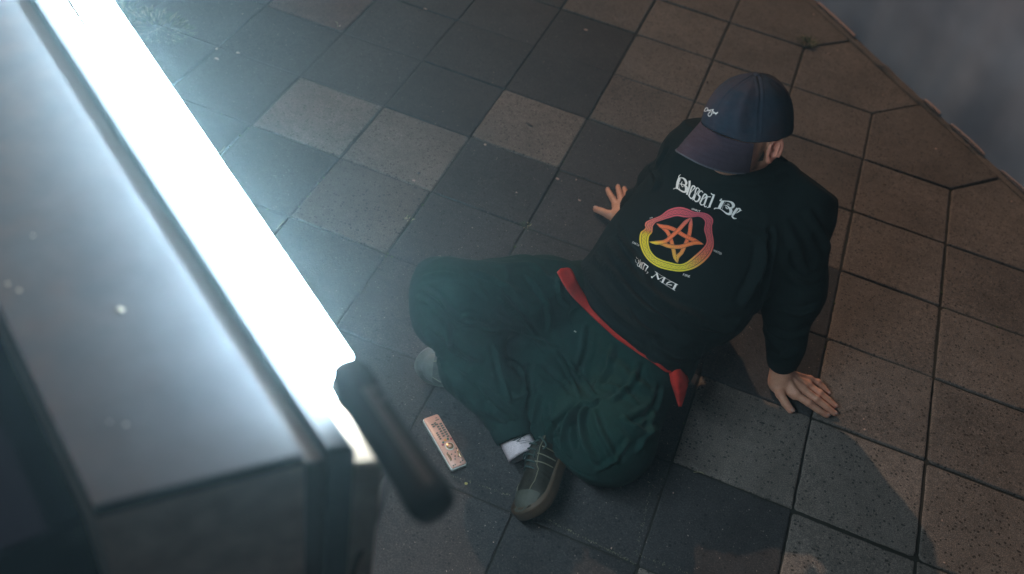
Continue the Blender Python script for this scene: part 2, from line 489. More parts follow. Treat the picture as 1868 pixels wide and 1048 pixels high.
def long_poly(a, b, L=.95):
    """quad from front edge a-b going back by L along the long side"""
    a, b = np.array(a[:2]), np.array(b[:2])
    return [a, b, b + U2 * L, a + U2 * L]
cab = empty('street_cabinet', (float(top(380, 880)[0]), float(top(380, 880)[1]), 0))
tag(cab, 'grey metal street cabinet in the foreground with the lit tube lying along its edge', 'cabinet')
A_ = top(172, 930); B_ = top(556, 833); C_ = top(601, 824); D_ = top(648, 822)
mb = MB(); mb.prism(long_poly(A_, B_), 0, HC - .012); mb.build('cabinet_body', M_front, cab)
mb = MB(); mb.prism(long_poly(A_, B_), HC - .0119, HC, .003); mb.build('cabinet_top', M_cab, cab)
B2 = B_[:2] + .0005 * nrm((C_ - B_)[:2]); C2 = C_[:2] - .0005 * nrm((C_ - B_)[:2])
mb = MB(); mb.prism(long_poly(B2 + U2 * .006, C2 + U2 * .006), 0, HC - .018); mb.build('groove_strip', M_groove, cab)
_dq = D_[:2] + nrm((D_ - C_)[:2]) * .012
rail = [C_[:2], D_[:2], _dq + U2 * .95, C_[:2] + U2 * .95]
mb = MB(); mb.prism(rail, 0, HC + .001, .004); mb.build('edge_rail', M_cab, cab)
D3 = D_[:2] + .001 * nrm((D_ - C_)[:2]); E3 = up(693, 872, 1.13)[:2]
E3 = D3 + nrm((D_ - C_)[:2]) * .027
mb = MB(); mb.prism(long_poly(D3 - U2 * -.004, E3 - U2 * -.004), 0, HC - .03, .003); mb.build('side_panel', M_side, cab)
M_speck = plain('dried_speck', (.5, .45, .36), .8)
for (x, y, r) in ((220, 565, .0020), (35, 530, .0010), (14, 518, .0009), (230, 775, .0008), (200, 770, .0006), (60, 430, .0006)):
    p = up(x, y, HC + .0008)
    mb = MB(); mb.blob(p, ((r * 1.8, r * .3, 0), (-r * .3, r, 0), (0, 0, .0009)), 8, 4)
    mb.build('dried_speck', M_speck, cab, True)
# dark kerbside floor area seen past the cabinet's near corner is plain ground

# lower navy housing on the cabinet's left side
ZL = 1.06
NA, NB0 = up(176, 938, ZL), up(-10, 1016, ZL)
nd = nrm((NB0 - NA)[:2])
mb = MB(); q0 = NA[:2]; mb.prism([q0, q0 + nd * .5, q0 + nd * .5 + U2 * .9, q0 + U2 * .9], 0, ZL, .004)
q_ = A_[:2] + nd * .004
mb.build('side_housing', plain('navy_housing', (.022, .030, .075), .95, spec=.05), cab)
# cable hanging in front of the side panel
pts = [up(703, 868, 1.02), up(694, 925, .99), up(672, 975, .96), up(650, 1020, .93), up(636, 1060, .90), up(628, 1120, .86)]
base = D_ + np.array([0, 0, 0])
cb = MB()
fpt = []
for (x, y, z) in ((706, 862, 1.075), (700, 905, 1.06), (686, 950, 1.035), (662, 1000, 1.01), (645, 1040, .985), (636, 1100, .94), (632, 1200, .86)):
    fpt.append(up(x, y, z))
cb.tube(catmull(fpt, 8), .0026, 8)
tag(cb.build('cable', plain('cable_rubber', (.02, .018, .02), .5), None, True), 'thin dark cable hanging down beside the side panel of the cabinet', 'cable')

# ------------------------------------------------------------------ light wand
ZT = HC + .024
me_, nt_, b_ = new_mat('lit_diffuser')
b_.inputs['Base Color'].default_value = (.8, .8, .8, 1)
b_.inputs['Emission Color'].default_value = (.74, .92, 1.0, 1); b_.inputs['Emission Strength'].default_value = TUBE_L
M_grip = plain('grip_rubber', (.005, .014, .022), .7, spec=.3)
M_band = plain('grip_stripe', (.035, .032, .038), .6)
wn = up(626, 703, ZT); wdir = nrm(up(167, 0, ZT) - wn); wsd = np.array([wdir[1], -wdir[0], 0]); zz = np.array([0, 0, 1.])
wand = empty('light_wand', tuple(wn))
tag(wand, 'glowing white tube light with a dark handle lying along the cabinet edge', 'tube light')
def sweep(mb, prof, s0, s1, o, ext=0):
    """profile (side, up) swept along the wand from s0 to s1"""
    n = len(prof); v = []
    for s, k in ((s0, .88), (s0 + .003 * np.sign(s1 - s0), 1), (s1 - .003 * np.sign(s1 - s0), 1), (s1, .88)):
        for a, b in prof: v.append(o + wdir * s + wsd * a * k + zz * b * k)
    f = [(k * n + i, k * n + (i + 1) % n, (k + 1) * n + (i + 1) % n, (k + 1) * n + i) for k in range(3) for i in range(n)]
    f += [tuple(range(n))[::-1], tuple(3 * n + i for i in range(n))]
    mb.add(v, f)
prof = []
for k in range(28):
    a = 2 * math.pi * k / 28; c, s_ = math.cos(a), math.sin(a)
    prof.append((.0192 * np.sign(c) * abs(c) ** .7, .0192 * np.sign(s_) * abs(s_) ** .7))
mb = MB(); sweep(mb, prof, 0, .98, wn); mb.build('lit_tube', me_, wand, True)
hn = up(636, 690, ZT + .006); he = up(792, 925, ZT + .004)
hd = nrm(he - hn); hs = nrm(np.cross(hd, zz)); hu = np.cross(hs, hd)
L = np.linalg.norm(he - hn); mb = MB(); v = []; n = 24
st = [(-.012, .0), (-.012, .0145), (-.008, .0185), (.0, .0215), (.02, .0215), (.03, .0208), (L * .8, .0208), (L * .9, .0225), (L - .004, .0225), (L + .005, .018), (L + .007, .012), (L + .007, .0)]
for s_, r in st:
    for k in range(n):
        a = 2 * math.pi * k / n; rr = r * (1 - .05 * (math.cos(6 * a) < 0) if s_ > .02 else 1)
        v.append(hn + hd * s_ + hs * rr * math.cos(a) + hu * rr * math.sin(a))
f = [(q * n + k, q * n + (k + 1) % n, (q + 1) * n + (k + 1) % n, (q + 1) * n + k) for q in range(len(st) - 1) for k in range(n)]
mb.add(v, f); mb.build('handle', M_grip, wand, True)
mb = MB(); sp = []
for t in (0.03, L * .93):
    for a in (-.0035, .0035): sp.append(hn + hd * t + hs * a + hu * .0222)
mb.add([sp[0], sp[1], sp[3], sp[2]] + [p - hu * .003 for p in (sp[0], sp[1], sp[3], sp[2])], [(0, 1, 2, 3), (0, 4, 5, 1), (1, 5, 6, 2), (2, 6, 7, 3), (3, 7, 4, 0)])
mb.build('grip_stripe', M_band, wand)
for t in (.035, .048):
    mb = MB(); mb.blob(hn + hd * t + hu * .0195 - hs * .008, (hd * .004, hs * .003, hu * .0018)); mb.build('button', M_band, wand, True)


# ------------------------------------------------------------------ the sitting person
def frame(f, u):
    f = nrm(f); s = nrm(np.cross(u, f)); u = np.cross(f, s); return s, f, u      # side(left), forward, up
KR = up(1112, 808, .115); KL = up(818, 543, .335)      # knees (image right / image left)
HR = up(1172, 660, .13); HL = up(1055, 545, .14)       # hips
AL = up(922, 757, .10); AR = up(862, 688, .06)       # ankles
SR = up(1462, 352, .50); SL = up(1272, 276, .50)       # shoulders
ER = up(1446, 525, .27); EL = up(1214, 338, .27)       # elbows
WR = up(1427, 672, .075); WL = up(1150, 384, .06)      # wrists
PV = up(1140, 610, .13)
NB = up(1386, 286, .562)
HCn = up(1362, 238, .655)
lat = nrm(SR - SL); spine = nrm(NB - PV); fr = nrm(np.cross(lat, spine)); 
if fr @ (CC - PV) < 0: fr = -fr
lat = nrm(np.cross(spine, fr)) * np.sign(np.cross(spine, fr) @ lat)

_ha, _hb = up(1030, 499, .21), up(1243, 692, .15)
_ht = nrm(_hb - _ha); _hn = nrm(np.cross(_ht, nrm(nrm(CC - PV) + .6 * fr))); _hn = _hn * np.sign(_hn @ (KL - PV))
def past_hem(P):
    """signed distance past the shirt's lower hem, towards the legs"""
    q = P - _ha.astype(np.float32); u_ = np.clip(q @ _ht.astype(np.float32) / np.linalg.norm(_hb - _ha), 0, 1)
    return q @ _hn.astype(np.float32) - .012 * 4 * u_ * (1 - u_)
def shirt_sdf(P):
    latp = nrm(HR - HL)
    def e(c, r, l=lat): 
        f2 = nrm(np.cross(l, spine)); f2 = f2 * np.sign(f2 @ fr)
        return ell(P, c, (l, nrm(np.cross(f2, l)), f2, r))
    d = e(up(1150, 590, .20), (.182, .125, .115), latp)
    d = smin(d, e(up(1232, 505, .28), (.205, .15, .125), nrm(lat + .5 * latp)), .10)
    d = smin(d, e(up(1315, 400, .38), (.205, .17, .128)), .12)
    d = smin(d, e(up(1355, 345, .46), (.19, .10, .10)), .08)
    d = smin(d, cone(P, SR, SL, .068, .060), .07)
    # collar
    d = smin(d, cone(P, NB - spine * .05, NB + spine * .012, .092, .070), .04)
    a = smin(cone(P, SR, ER, .080, .070), cone(P, ER, WR + (ER - WR) * .12, .072, .044), .05)
    d = smin(d, a, .035)
    a = smin(cone(P, SL, EL, .066, .056), cone(P, EL, WL + (EL - WL) * .12, .056, .042), .05)
    d = smin(d, a, .03)
    # open the collar, cut flat at the neck, open the cuffs
    hc = NB + spine * .024
    d = smax(d, (P - hc.astype(np.float32)) @ spine.astype(np.float32), .008)
    d = smax(d, -cone(P, NB - spine * .02, NB + spine * .09, .056, .060), .008)
    d = smax(d, past_hem(P), .012)
    d = smax(d, -P[..., 2] + .006, .01)
    return d
lo = np.min([PV, SR, SL, WR, WL], 0) - .2; hi = np.max([PV, SR, SL, WR, WL, NB], 0) + .16; lo[2] = -.004
V, F = surfnet(shirt_sdf, lo, hi, .0042)
# leave the body below the waist hem open: drop what lies on the legs' side of the hem plane
V = relax(V, F, 6)
bv = bvh_of(V, F); N = vnormals(V, F)
shirt_folds = [
    ([(1075, 455), (1120, 500), (1175, 560), (1240, 600)], .010, .013),
    ([(1100, 430), (1140, 485), (1200, 545), (1290, 590), (1340, 600)], .011, .016),
    ([(1120, 420), (1160, 475), (1185, 520)], .008, .010),
    ([(1062, 480), (1100, 540), (1150, 590), (1215, 625)], .008, .012),
    ([(1140, 560), (1165, 590), (1200, 615)], .006, .006),
    ([(1190, 545), (1250, 585), (1310, 600), (1355, 585)], .007, .011),
    ([(1180, 620), (1235, 650), (1300, 650)], .008, .012),
    ([(1395, 440), (1380, 500), (1350, 560)], .009, .014),
    ([(1405, 410), (1400, 470), (1385, 540), (1365, 590)], -.010, .010),
    ([(1430, 400), (1450, 440), (1470, 500)], .006, .014),
    ([(1340, 405), (1380, 420), (1405, 440)], .005, .010),
    ([(1310, 330), (1370, 335), (1440, 320)], .003, .010),
    ([(1420, 560), (1455, 570), (1495, 555)], .007, .010),
    ([(1400, 600), (1440, 615), (1480, 600)], .008, .010),
    ([(1390, 640), (1420, 652), (1458, 640)], .008, .008),
    ([(1470, 380), (1500, 430), (1510, 480)], .005, .012),
    ([(1440, 490), (1470, 510), (1505, 500)], .006, .012),
    ([(1185, 300), (1200, 330), (1190, 350)], .005, .010),
    ([(1215, 240), (1215, 275), (1190, 320)], -.005, .010),
    ([(1125, 405), (1135, 440), (1155, 470)], .006, .008),
    ([(1085, 440), (1095, 470), (1120, 510)], -.006, .008),
]
V = creases(V, N, bv, [(a, 1.3 * b, .9 * c) for a, b, c in shirt_folds])
_st = np.stack([V @ spine, V @ lat, V @ fr], 1) * np.array([1.2, .5, 1])
_qc = V - up(1240, 440, .40); _keep = np.clip(np.linalg.norm(_qc, axis=1) / .10 - 1.0, 0, 1)
V = V + N * (vnoise(V + 3, 9, 2) * .010 + vnoise(V + 5, 22, 8) * .0035 + np.clip(.16 - np.abs(vnoise(_st + 7, 13, 63)), 0, 1) / .16 * .006 * _keep)[:, None]
# chest under the print stays smooth
V = relax(V, F, 1)
SH_V, SH_F = V, F
bv_shirt = bvh_of(V, F)

def trouser_sdf(P):
    latp = nrm(HR - HL)
    Xp = latp; Zp = np.array([0, 0, 1.]); Yp = nrm(np.cross(Zp, Xp)); Zp = np.cross(Xp, Yp)
    hip = ell(P, up(1132, 620, .125), (Xp, Yp, Zp, (.170, .14, .115)))
    hip = smin(hip, ell(P, up(1165, 590, .14), (Xp, Yp, Zp, (.165, .12, .12))), .05)
    hip = smin(hip, cone(P, PV + latp * .07 + np.array([0, 0, -.02]), PV + latp * .05 + spine * .12 - fr * .045, .095, .075), .04)
    hip = smin(hip, cone(P, PV - latp * .05, PV - latp * .03 + spine * .12 - fr * .045, .095, .075), .04)
    th1 = cone(P, HL, KL, .100, .066); sh1 = cone(P, KL, AL, .068, .046)
    th1 = smin(th1, cone(P, up(790, 512, .34), up(800, 590, .28), .042, .045), .04)
    th1 = smin(th1, cone(P, HL + (KL - HL) * .3 + np.array([0, .01, 0]), HL + (KL - HL) * .8, .098, .080), .04)
    mid = (KL + AL) / 2
    sh1 = smin(sh1, cone(P, mid + np.array([-.01, .01, -.05]), AL + np.array([-.012, .02, .02]), .080, .050), .05)
    l1 = smin(th1, sh1, .06)
    th2 = cone(P, HR, KR, .108, .088)
    sh2 = cone(P, KR, AR, .088, .050)
    sh2 = smin(sh2, ell(P, up(1080, 790, .10), (nrm(AR - KR), nrm(np.cross([0, 0, 1.], AR - KR)), np.array([0, 0, 1.]), (.11, .08, .085))), .05)
    l2 = smin(th2, sh2, .05)
    d = smin(l1, hip, .07); d = smin(d, smin(l2, hip, .06), .028)
    # seat cloth between the thighs
    d = smin(d, cone(P, up(1110, 640, .12), up(985, 655, .11), .095, .07), .07)
    d = smin(d, cone(P, up(985, 655, .11), up(930, 680, .09), .07, .055), .05)
    d = smax(d, -P[..., 2] + .004, .012)
    return d
lo = np.min([PV, KR, KL, AL, AR, HR], 0) - .16; hi = np.max([PV, KR, KL, AL, AR, HR], 0) + .16; lo[2] = -.004
V, F = surfnet(trouser_sdf, lo, hi, .0038)
V = relax(V, F, 4); bv = bvh_of(V, F); N = vnormals(V, F)
tr_folds = [
    # thigh and knee, image upper left
    ([(770, 525), (800, 545), (835, 583), (870, 592)], .007, .007),
    ([(835, 583), (855, 575), (875, 585), (895, 597)], .006, .005),
    ([(765, 560), (800, 600), (850, 640), (885, 660)], .008, .013),
    ([(775, 590), (810, 640), (860, 675)], -.010, .012),
    ([(895, 573), (930, 595), (975, 615), (1020, 640)], .006, .007),
    ([(905, 540), (950, 580), (985, 620), (1005, 640)], .007, .008),
    ([(880, 600), (900, 605), (925, 600)], .007, .006),
    ([(1000, 560), (960, 540), (910, 520)], .003, .012),
    ([(1010, 640), (1030, 665), (1045, 700), (1060, 730)], .006, .006),
    ([(1035, 660), (1060, 690), (1085, 725)], .007, .008),
    ([(985, 660), (1015, 690), (1045, 725)], -.005, .009),
    ([(790, 620), (830, 690), (880, 740), (930, 770)], .008, .012),
    ([(865, 700), (900, 730), (940, 765)], .007, .008),
    ([(870, 715), (885, 740), (910, 765)], -.006, .007),
    ([(925, 655), (945, 670), (955, 700)], .004, .008),
    ([(820, 720), (860, 760), (895, 790)], .006, .010),
    # image right leg
    ([(1062, 735), (1040, 765), (1030, 800), (1045, 835)], .009, .007),
    ([(1070, 740), (1060, 770), (1070, 810), (1095, 850)], .009, .008),
    ([(1048, 745), (1020, 770), (1008, 800), (1012, 830)], -.007, .008),
    ([(1055, 750), (1047, 780), (1055, 820)], -.009, .006),
    ([(985, 720), (975, 760), (990, 800), (1020, 835)], .008, .010),
    ([(1080, 745), (1092, 780), (1110, 815), (1130, 850)], .005, .009),
    ([(1000, 735), (1005, 770), (1025, 810)], -.006, .008),
    ([(1060, 735), (1080, 738), (1092, 728)], .006, .005),
    ([(965, 660), (960, 700), (962, 745)], -.010, .010),
    ([(1100, 640), (1140, 680), (1190, 720)], .004, .016),
    ([(1130, 760), (1170, 790), (1200, 780)], .006, .012),
    ([(758, 540), (790, 560), (815, 600), (820, 640)], .007, .007),
    ([(768, 505), (815, 500), (860, 515), (890, 545)], .006, .008),
    ([(850, 495), (900, 515), (940, 550), (960, 580)], -.006, .008),
    ([(960, 500), (985, 530), (1000, 570), (1000, 610)], .006, .008),
    ([(1015, 505), (1020, 540), (1040, 560)], .005, .006),
    ([(790, 640), (830, 700), (850, 735)], -.008, .007),
    ([(900, 620), (915, 680), (930, 740)], .006, .007),
    ([(1075, 590), (1070, 640), (1050, 690)], -.006, .009),
    ([(1120, 625), (1110, 670), (1085, 710)], .006, .009),
    ([(1165, 660), (1150, 700), (1110, 735)], .006, .009),
    ([(1205, 700), (1185, 750), (1140, 775)], -.004, .010),
    ([(1090, 700), (1130, 710), (1165, 740)], .003, .010),
    ([(1150, 800), (1120, 840), (1085, 860)], .004, .008),
    ([(1190, 740), (1180, 790), (1160, 830)], .004, .009),
    ([(1010, 800), (1040, 845), (1090, 875)], -.006, .006),
]
V = creases(V, N, bv, [(a, 1.45 * b, .9 * c) for a, b, c in tr_folds])
_rd = lambda V, sc, sd: np.clip(.16 - np.abs(vnoise(V, sc, sd)), 0, 1) / .16
_st = np.stack([V @ nrm(KL - HL), V @ np.array([0, 0, 1.]), V @ nrm(np.cross(KL - HL, [0, 0, 1.]))], 1) * np.array([.45, 1, 1.2])
_reg = np.clip((vnoise(V + 2, 5, 60) + .25) * 2.5, 0, 1) * (.35 + .65 * np.clip(np.linalg.norm(V - up(1150, 780, .2), axis=1) / .16 - .4, 0, 1))
V = V + N * (vnoise(V + 9, 8, 21) * .010 + vnoise(V + 1, 20, 5) * .004 + _rd(_st + 7, 15, 61) * .007 * _reg)[:, None]
V = relax(V, F, 1)
TR_V, TR_F = V, F
bv_tr = bvh_of(V, F)

person_at = up(1150, 640, 0)

# ---- body: head, neck, arms and hands (one mesh)
cr, cd, cb = CR[0], CR[1], -CR[2]          # camera right / down / toward camera, used to read the head's turn off the photo
Fh = nrm(-.80 * cr + .30 * cd + .52 * cb); Uh = .06 * cr - .82 * cd + .55 * cb
Uh = nrm(Uh - Fh * (Uh @ Fh)); Lh = np.cross(Uh, Fh)         # Lh: his left
def hp(f, u, l): return HCn + Fh * f + Uh * u + Lh * l
def head_sdf(P):
    A = (Fh, Lh, Uh)
    d = ell(P, hp(-.008, .035, 0), A + ((.098, .077, .09),))                      # skull
    d = smin(d, ell(P, hp(.028, -.035, 0), A + ((.064, .056, .056),)), .04)         # face
    d = smin(d, cone(P, hp(-.01, -.048, .045), hp(.052, -.066, .012), .022, .020), .03)   # jaw
    d = smin(d, cone(P, hp(-.01, -.048, -.045), hp(.052, -.066, -.012), .022, .020), .03)
    d = smin(d, ell(P, hp(.064, -.068, 0), A + ((.016, .020, .014),)), .02)         # chin
    d = smin(d, cone(P, hp(.088, .005, 0), hp(.103, -.027, 0), .009, .012), .012)   # nose
    for s in (-1, 1):
        d = smin(d, ell(P, hp(.096, -.031, s * .011), A + ((.008, .007, .007),)), .008)
        d = smin(d, ell(P, hp(.078, .017, s * .032), A + ((.010, .024, .007),)), .014)   # brow
        d = smin(d, ell(P, hp(.060, -.02, s * .043), A + ((.02, .02, .02),)), .03)     # cheek bone
        d = smax(d, -ell(P, hp(.090, .002, s * .030), A + ((.010, .016, .010),)), .010)  # eye socket
        d = smin(d, ell(P, hp(.075, .001, s * .030), A + ((.011, .012, .011),)), .003)  # eyeball and lid
    d = smin(d, ell(P, hp(.088, -.048, 0), A + ((.009, .022, .005),)), .006)
    d = smin(d, ell(P, hp(.086, -.056, 0), A + ((.009, .018, .006),)), .006)
    d = smax(d, -cone(P, hp(.098, -.052, -.018), hp(.098, -.052, .018), .0018, .0018), .003)
    # neck
    d = smin(d, cone(P, hp(-.03, -.05, 0), NB - spine * .06, .052, .054), .03)
    # ears
    for s in (-1, 1):
        c = hp(-.004, -.012, s * .080)
        Eu = nrm(Uh - .22 * Fh); Ef = nrm(Fh + .22 * Uh); El = Lh * s
        o = nrm(El * .88 + Fh * .42); X = nrm(np.cross(Eu, o)); X = X * np.sign(X @ Fh); 
        E_ = ell(P, c + o * .004, (X, Eu, o, (.0185, .0315, .0075)))
        E_ = smax(E_, -ell(P, c + o * .0125 + X * .003 - Eu * .001, (X, Eu, o, (.0105, .021, .0085))), .004)
        E_ = smax(E_, -ell(P, c + o * .011 + X * .005 - Eu * .006, (X, Eu, o, (.007, .009, .011))), .004)
        ridge = 9.
        for a0 in range(-30, 235, 22):
            q = [c + o * .0105 - X * math.cos(math.radians(a)) * .0155 * (-1 if False else 1) + Eu * math.sin(math.radians(a)) * .0275 for a in (a0, a0 + 22)]
            ridge = np.minimum(ridge, cone(P, q[0], q[1], .0034, .0034))
        E_ = smin(E_, ridge, .003)
        E_ = smin(E_, cone(P, c + o * .011 - X * .005 + Eu * .014, c + o * .0105 - X * .007 - Eu * .012, .0028, .003), .003)   # antihelix
        E_ = smin(E_, ell(P, c + o * .008 + X * .0095 - Eu * .004, (X, Eu, o, (.004, .006, .005))), .003)                      # tragus
        E_ = smin(E_, ell(P, c + o * .006 + X * .003 - Eu * .0275, (X, Eu, o, (.0085, .009, .0055))), .004)                    # lobe
        d = smin(d, E_, .006)
    return d
ctr = HCn
HV, HF = surfnet(head_sdf, np.minimum(ctr - .15, NB - .12), np.maximum(ctr + .15, NB + .10), .0026)
HV = relax(HV, HF, 1)

RH = lambda X, Y, z: up(1370 + X / 8.06, 650 + Y / 8.06, z)
LHp = lambda X, Y, z: up(1060 + X / 8.736, 310 + Y / 8.736, z)
Rhand = dict(wr=RH(455, 215, .058), heel=RH(400, 395, .024), mids=[(RH(395, 430, .026), RH(430, 560, .024), RH(505, 690, .018), RH(582, 792, .0105)),
    (RH(655, 560, .030), RH(845, 690, .026), RH(985, 790, .017), RH(1112, 868, .0095)),
    (RH(760, 480, .031), RH(960, 635, .028), RH(1110, 745, .018), RH(1222, 838, .0095)),
    (RH(835, 425, .029), RH(1010, 545, .025), RH(1140, 645, .016), RH(1232, 728, .009)),
    (RH(860, 345, .024), RH(985, 385, .021), RH(1070, 465, .014), RH(1132, 540, .0085))])
Lhand = dict(wr=LHp(760, 800, .060), heel=LHp(610, 720, .024), mids=[(LHp(560, 760, .024), LHp(440, 715, .022), LHp(335, 665, .017), LHp(240, 632, .0105)),
    (LHp(560, 560, .028), LHp(505, 465, .024), LHp(455, 385, .016), LHp(425, 320, .0095)),
    (LHp(645, 520, .030), LHp(625, 420, .026), LHp(605, 345, .017), LHp(588, 275, .0095)),
    (LHp(725, 500, .029), LHp(728, 405, .024), LHp(705, 345, .016), LHp(688, 305, .009)),
    (LHp(800, 540, .024), LHp(835, 480, .021), LHp(850, 435, .014), LHp(856, 405, .0085))])
RAD = [(.0128, .0118, .0108, .0096), (.0106, .0096, .0087, .0077), (.0108, .0097, .0088, .0078), (.0103, .0092, .0084, .0074), (.0093, .0082, .0074, .0066)]
def hand_sdf(P, H, el):
    wr, heel = H['wr'], H['heel']
    d = cone(P, el, wr, .040, .027)
    d = smin(d, cone(P, wr, heel, .026, .024), .02)
    palm = None
    for k, ch in enumerate(H['mids']):
        r = RAD[k]
        if k == 0: m = smin(cone(P, heel, ch[0], .021, .016), cone(P, ch[0], ch[1], .015, r[1]), .01)
        else: m = cone(P, heel + (wr - heel) * .25, ch[0] - np.array([0, 0, .003]), .018, r[0] + .0035)
        palm = m if palm is None else smin(palm, m, .012 if k != 1 else .012)
    d = smin(d, palm, .014)
    for k, ch in enumerate(H['mids']):
        r = RAD[k]
        fgr = smin(smin(cone(P, ch[0], ch[1], r[0], r[1]), cone(P, ch[1], ch[2], r[1], r[2]), .002), cone(P, ch[2], ch[3], r[2], r[3]), .002)
        fgr = smin(fgr, np.linalg.norm(P - (ch[1] + np.array([0, 0, .0012])).astype(np.float32), axis=-1) - r[1] * 1.04, .003)
        # knuckle bump
        fgr = smin(fgr, np.linalg.norm(P - (ch[0] + np.array([0, 0, .002])).astype(np.float32), axis=-1) - r[0] * 1.0, .006)
        d = smin(d, fgr, .0035)
    # tendons on the back of the hand
    for k in (1, 2, 3, 4):
        ch = H['mids'][k]; a = wr + (ch[0] - wr) * .35 + np.array([0, 0, .006]); b = ch[0] + np.array([0, 0, .006])
        d = smin(d, cone(P, a, b, .0055, .0055), .006)
    return smax(d, -P[..., 2] + .0025, .003)
parts_v, parts_f = [HV], [HF]
nails = []
for H, el in ((Rhand, ER), (Lhand, EL)):
    pts = np.array([H['wr'], H['heel']] + [p for c in H['mids'] for p in c])
    lo = pts.min(0) - .05; hi = pts.max(0) + .05; lo[2] = -.002; hi[2] = .16
    e2 = H['wr'] + (el - H['wr']) * .9
    v, f = surfnet(lambda P: hand_sdf(P, H, e2), lo, hi, .0019)
    v = relax(v, f, 1); parts_v.append(v); parts_f.append(f)
# arms and trunk under the clothes, coarser
def trunk_sdf(P):
    d = cone(P, PV + spine * .06 - fr * .03, PV + spine * .36 - fr * .04, .075, .06)
    d = smin(d, cone(P, SR - lat * .03 - fr * .01 - spine * .02, SL + lat * .03 - fr * .01 - spine * .02, .032, .032), .03)
    d = smin(d, cone(P, NB - spine * .12 - fr * .02, NB - spine * .03, .05, .048), .03)
    for s, e_, wr_ in ((SR - spine * .03, ER, Rhand['wr']), (SL - spine * .03, EL, Lhand['wr'])):
        d = smin(d, smin(cone(P, s, e_, .035, .034), cone(P, e_, wr_, .036, .025), .02), .02)
    for h_, k_, a_ in ((HR, KR, AR), (HL, KL, AL)):
        d = smin(d, smin(cone(P, h_, k_, .050, .036), cone(P, k_, a_, .034, .024), .02), .02)
    return d
pts = np.array([PV, SR, SL, WR, WL, NB, KL, KR, AL, AR])
v, f = surfnet(trunk_sdf, pts.min(0) - .1, pts.max(0) + .1, .013)
parts_v.append(v); parts_f.append(f)
off = 0; av, af = [], []
for v, f in zip(parts_v, parts_f): av.append(v); af.append(f + off); off += len(v)
BV_, BF_ = np.concatenate(av), np.concatenate(af)
ms, nt_, b_ = new_mat('skin')
n1 = texnoise(nt_, 40, 4, .6); n2 = texnoise(nt_, 420, 2, .6)
c = ramp(nt_, n1.outputs[0], [(.3, (.56, .27, .175)), (.7, (.70, .38, .26))]).outputs[0]
red = nt_.nodes.new('ShaderNodeAttribute'); red.attribute_name = 'flush'
c = mix(nt_, red.outputs['Fac'], c, (.50, .13, .10))
st_ = nt_.nodes.new('ShaderNodeAttribute'); st_.attribute_name = 'stubble'
sm = nt_.nodes.new('ShaderNodeMath'); sm.operation = 'MULTIPLY'; nt_.links.new(st_.outputs['Fac'], sm.inputs[0])
nt_.links.new(ramp(nt_, n2.outputs[0], [(.3, (.55, .55, .55)), (.6, (1, 1, 1))]).outputs[0], sm.inputs[1])
c = mix(nt_, sm.outputs[0], c, (.035, .024, .018))
nt_.links.new(c, b_.inputs['Base Color']); b_.inputs['Roughness'].default_value = .5
b_.inputs['Subsurface Weight'].default_value = .12; b_.inputs['Subsurface Radius'].default_value = (.012, .004, .002); b_.inputs['Subsurface Scale'].default_value = .4
bump(nt_, b_, texnoise(nt_, 170, 4, .7).outputs[0], .5, .0016)
person = mesh_obj('person', BV_, BF_, ms, None, True)
tag(person, 'person in dark cap, printed black sweatshirt and dark joggers leaning back on both hands', 'person')
# attributes: stubble on jaw and sideburn, flush on ears and finger joints
q = BV_ - HCn; qf, qu, ql = q @ Fh, q @ Uh, q @ Lh
inhead = (np.linalg.norm(q, axis=1) < .16)
def gs(x, c_, w_): return np.exp(-((x - c_) / w_) ** 2)
stub = np.clip(gs(qf, .019, .008) * (qu > -.075) * (qu < .05) * (np.abs(ql) > .045) * .8 + (qu < -.078) * (qf > -.02) * .5 + gs(qu, -.066, .012) * gs(qf, .08, .03) * .5, 0, 1) * inhead
stub = stub * (np.abs(ql) < .078)
me = person.data
a_ = me.attributes.new('stubble', 'FLOAT', 'POINT'); a_.data.foreach_set('value', stub.astype(np.float32))
fl = (np.clip((np.abs(ql) - .078) / .008, 0, 1) * .55) * inhead
for H in (Rhand, Lhand):
    for ch in H['mids']:
        for p, s_ in ((ch[1], .35), (ch[3], .45), (ch[0], .3)):
            fl = np.maximum(fl, s_ * np.exp(-(np.linalg.norm(BV_ - p, axis=1) / .011) ** 2))
a_ = me.attributes.new('flush', 'FLOAT', 'POINT'); a_.data.foreach_set('value', fl.astype(np.float32))
bv_body = bvh_of(BV_, BF_)
M_nail = plain('nail', (.55, .33, .27), .3)
for H in (Rhand, Lhand):
    for k, ch in enumerate(H['mids']):
        r = RAD[k][3]; t = nrm(ch[3] - ch[2]); s_ = nrm(np.cross(t, [0, 0, 1.])); u_ = np.cross(s_, t)
        mb = MB(); mb.blob(ch[3] + t * r * .15 + u_ * r * .72, (t * r * .85, s_ * r * .72, u_ * r * .33), 12, 6)
        mb.build('fingernail', M_nail, person, True)

# hair: the short back and sides below the cap
hv = BV_[:len(HV)]; hn_ = vnormals(HV, HF)
q = hv - HCn; qf, qu, ql = q @ Fh, q @ Uh, q @ Lh
hm = ((qf < .012 - .3 * np.clip(qu, -1, 0)) & (qu > -.045 + .0 * qf) & (qf > -.2) & (qu < .06) & (np.abs(ql) < .0775)) & ~((np.hypot(qf + .004, qu + .012) < .036) & (np.abs(ql) > .068))
keep = hm[HF].all(1); ids = np.unique(HF[keep]); remap = -np.ones(len(hv), int); remap[ids] = np.arange(len(ids))
mhair, nt_, b_ = new_mat('short_dark_hair'); n1 = texnoise(nt_, 500, 2, .6)
nt_.links.new(ramp(nt_, n1.outputs[0], [(.35, (.012, .009, .007)), (.65, (.04, .03, .022))]).outputs[0], b_.inputs['Base Color']); b_.inputs['Roughness'].default_value = .7
bump(nt_, b_, n1.outputs[0], .8, .002)
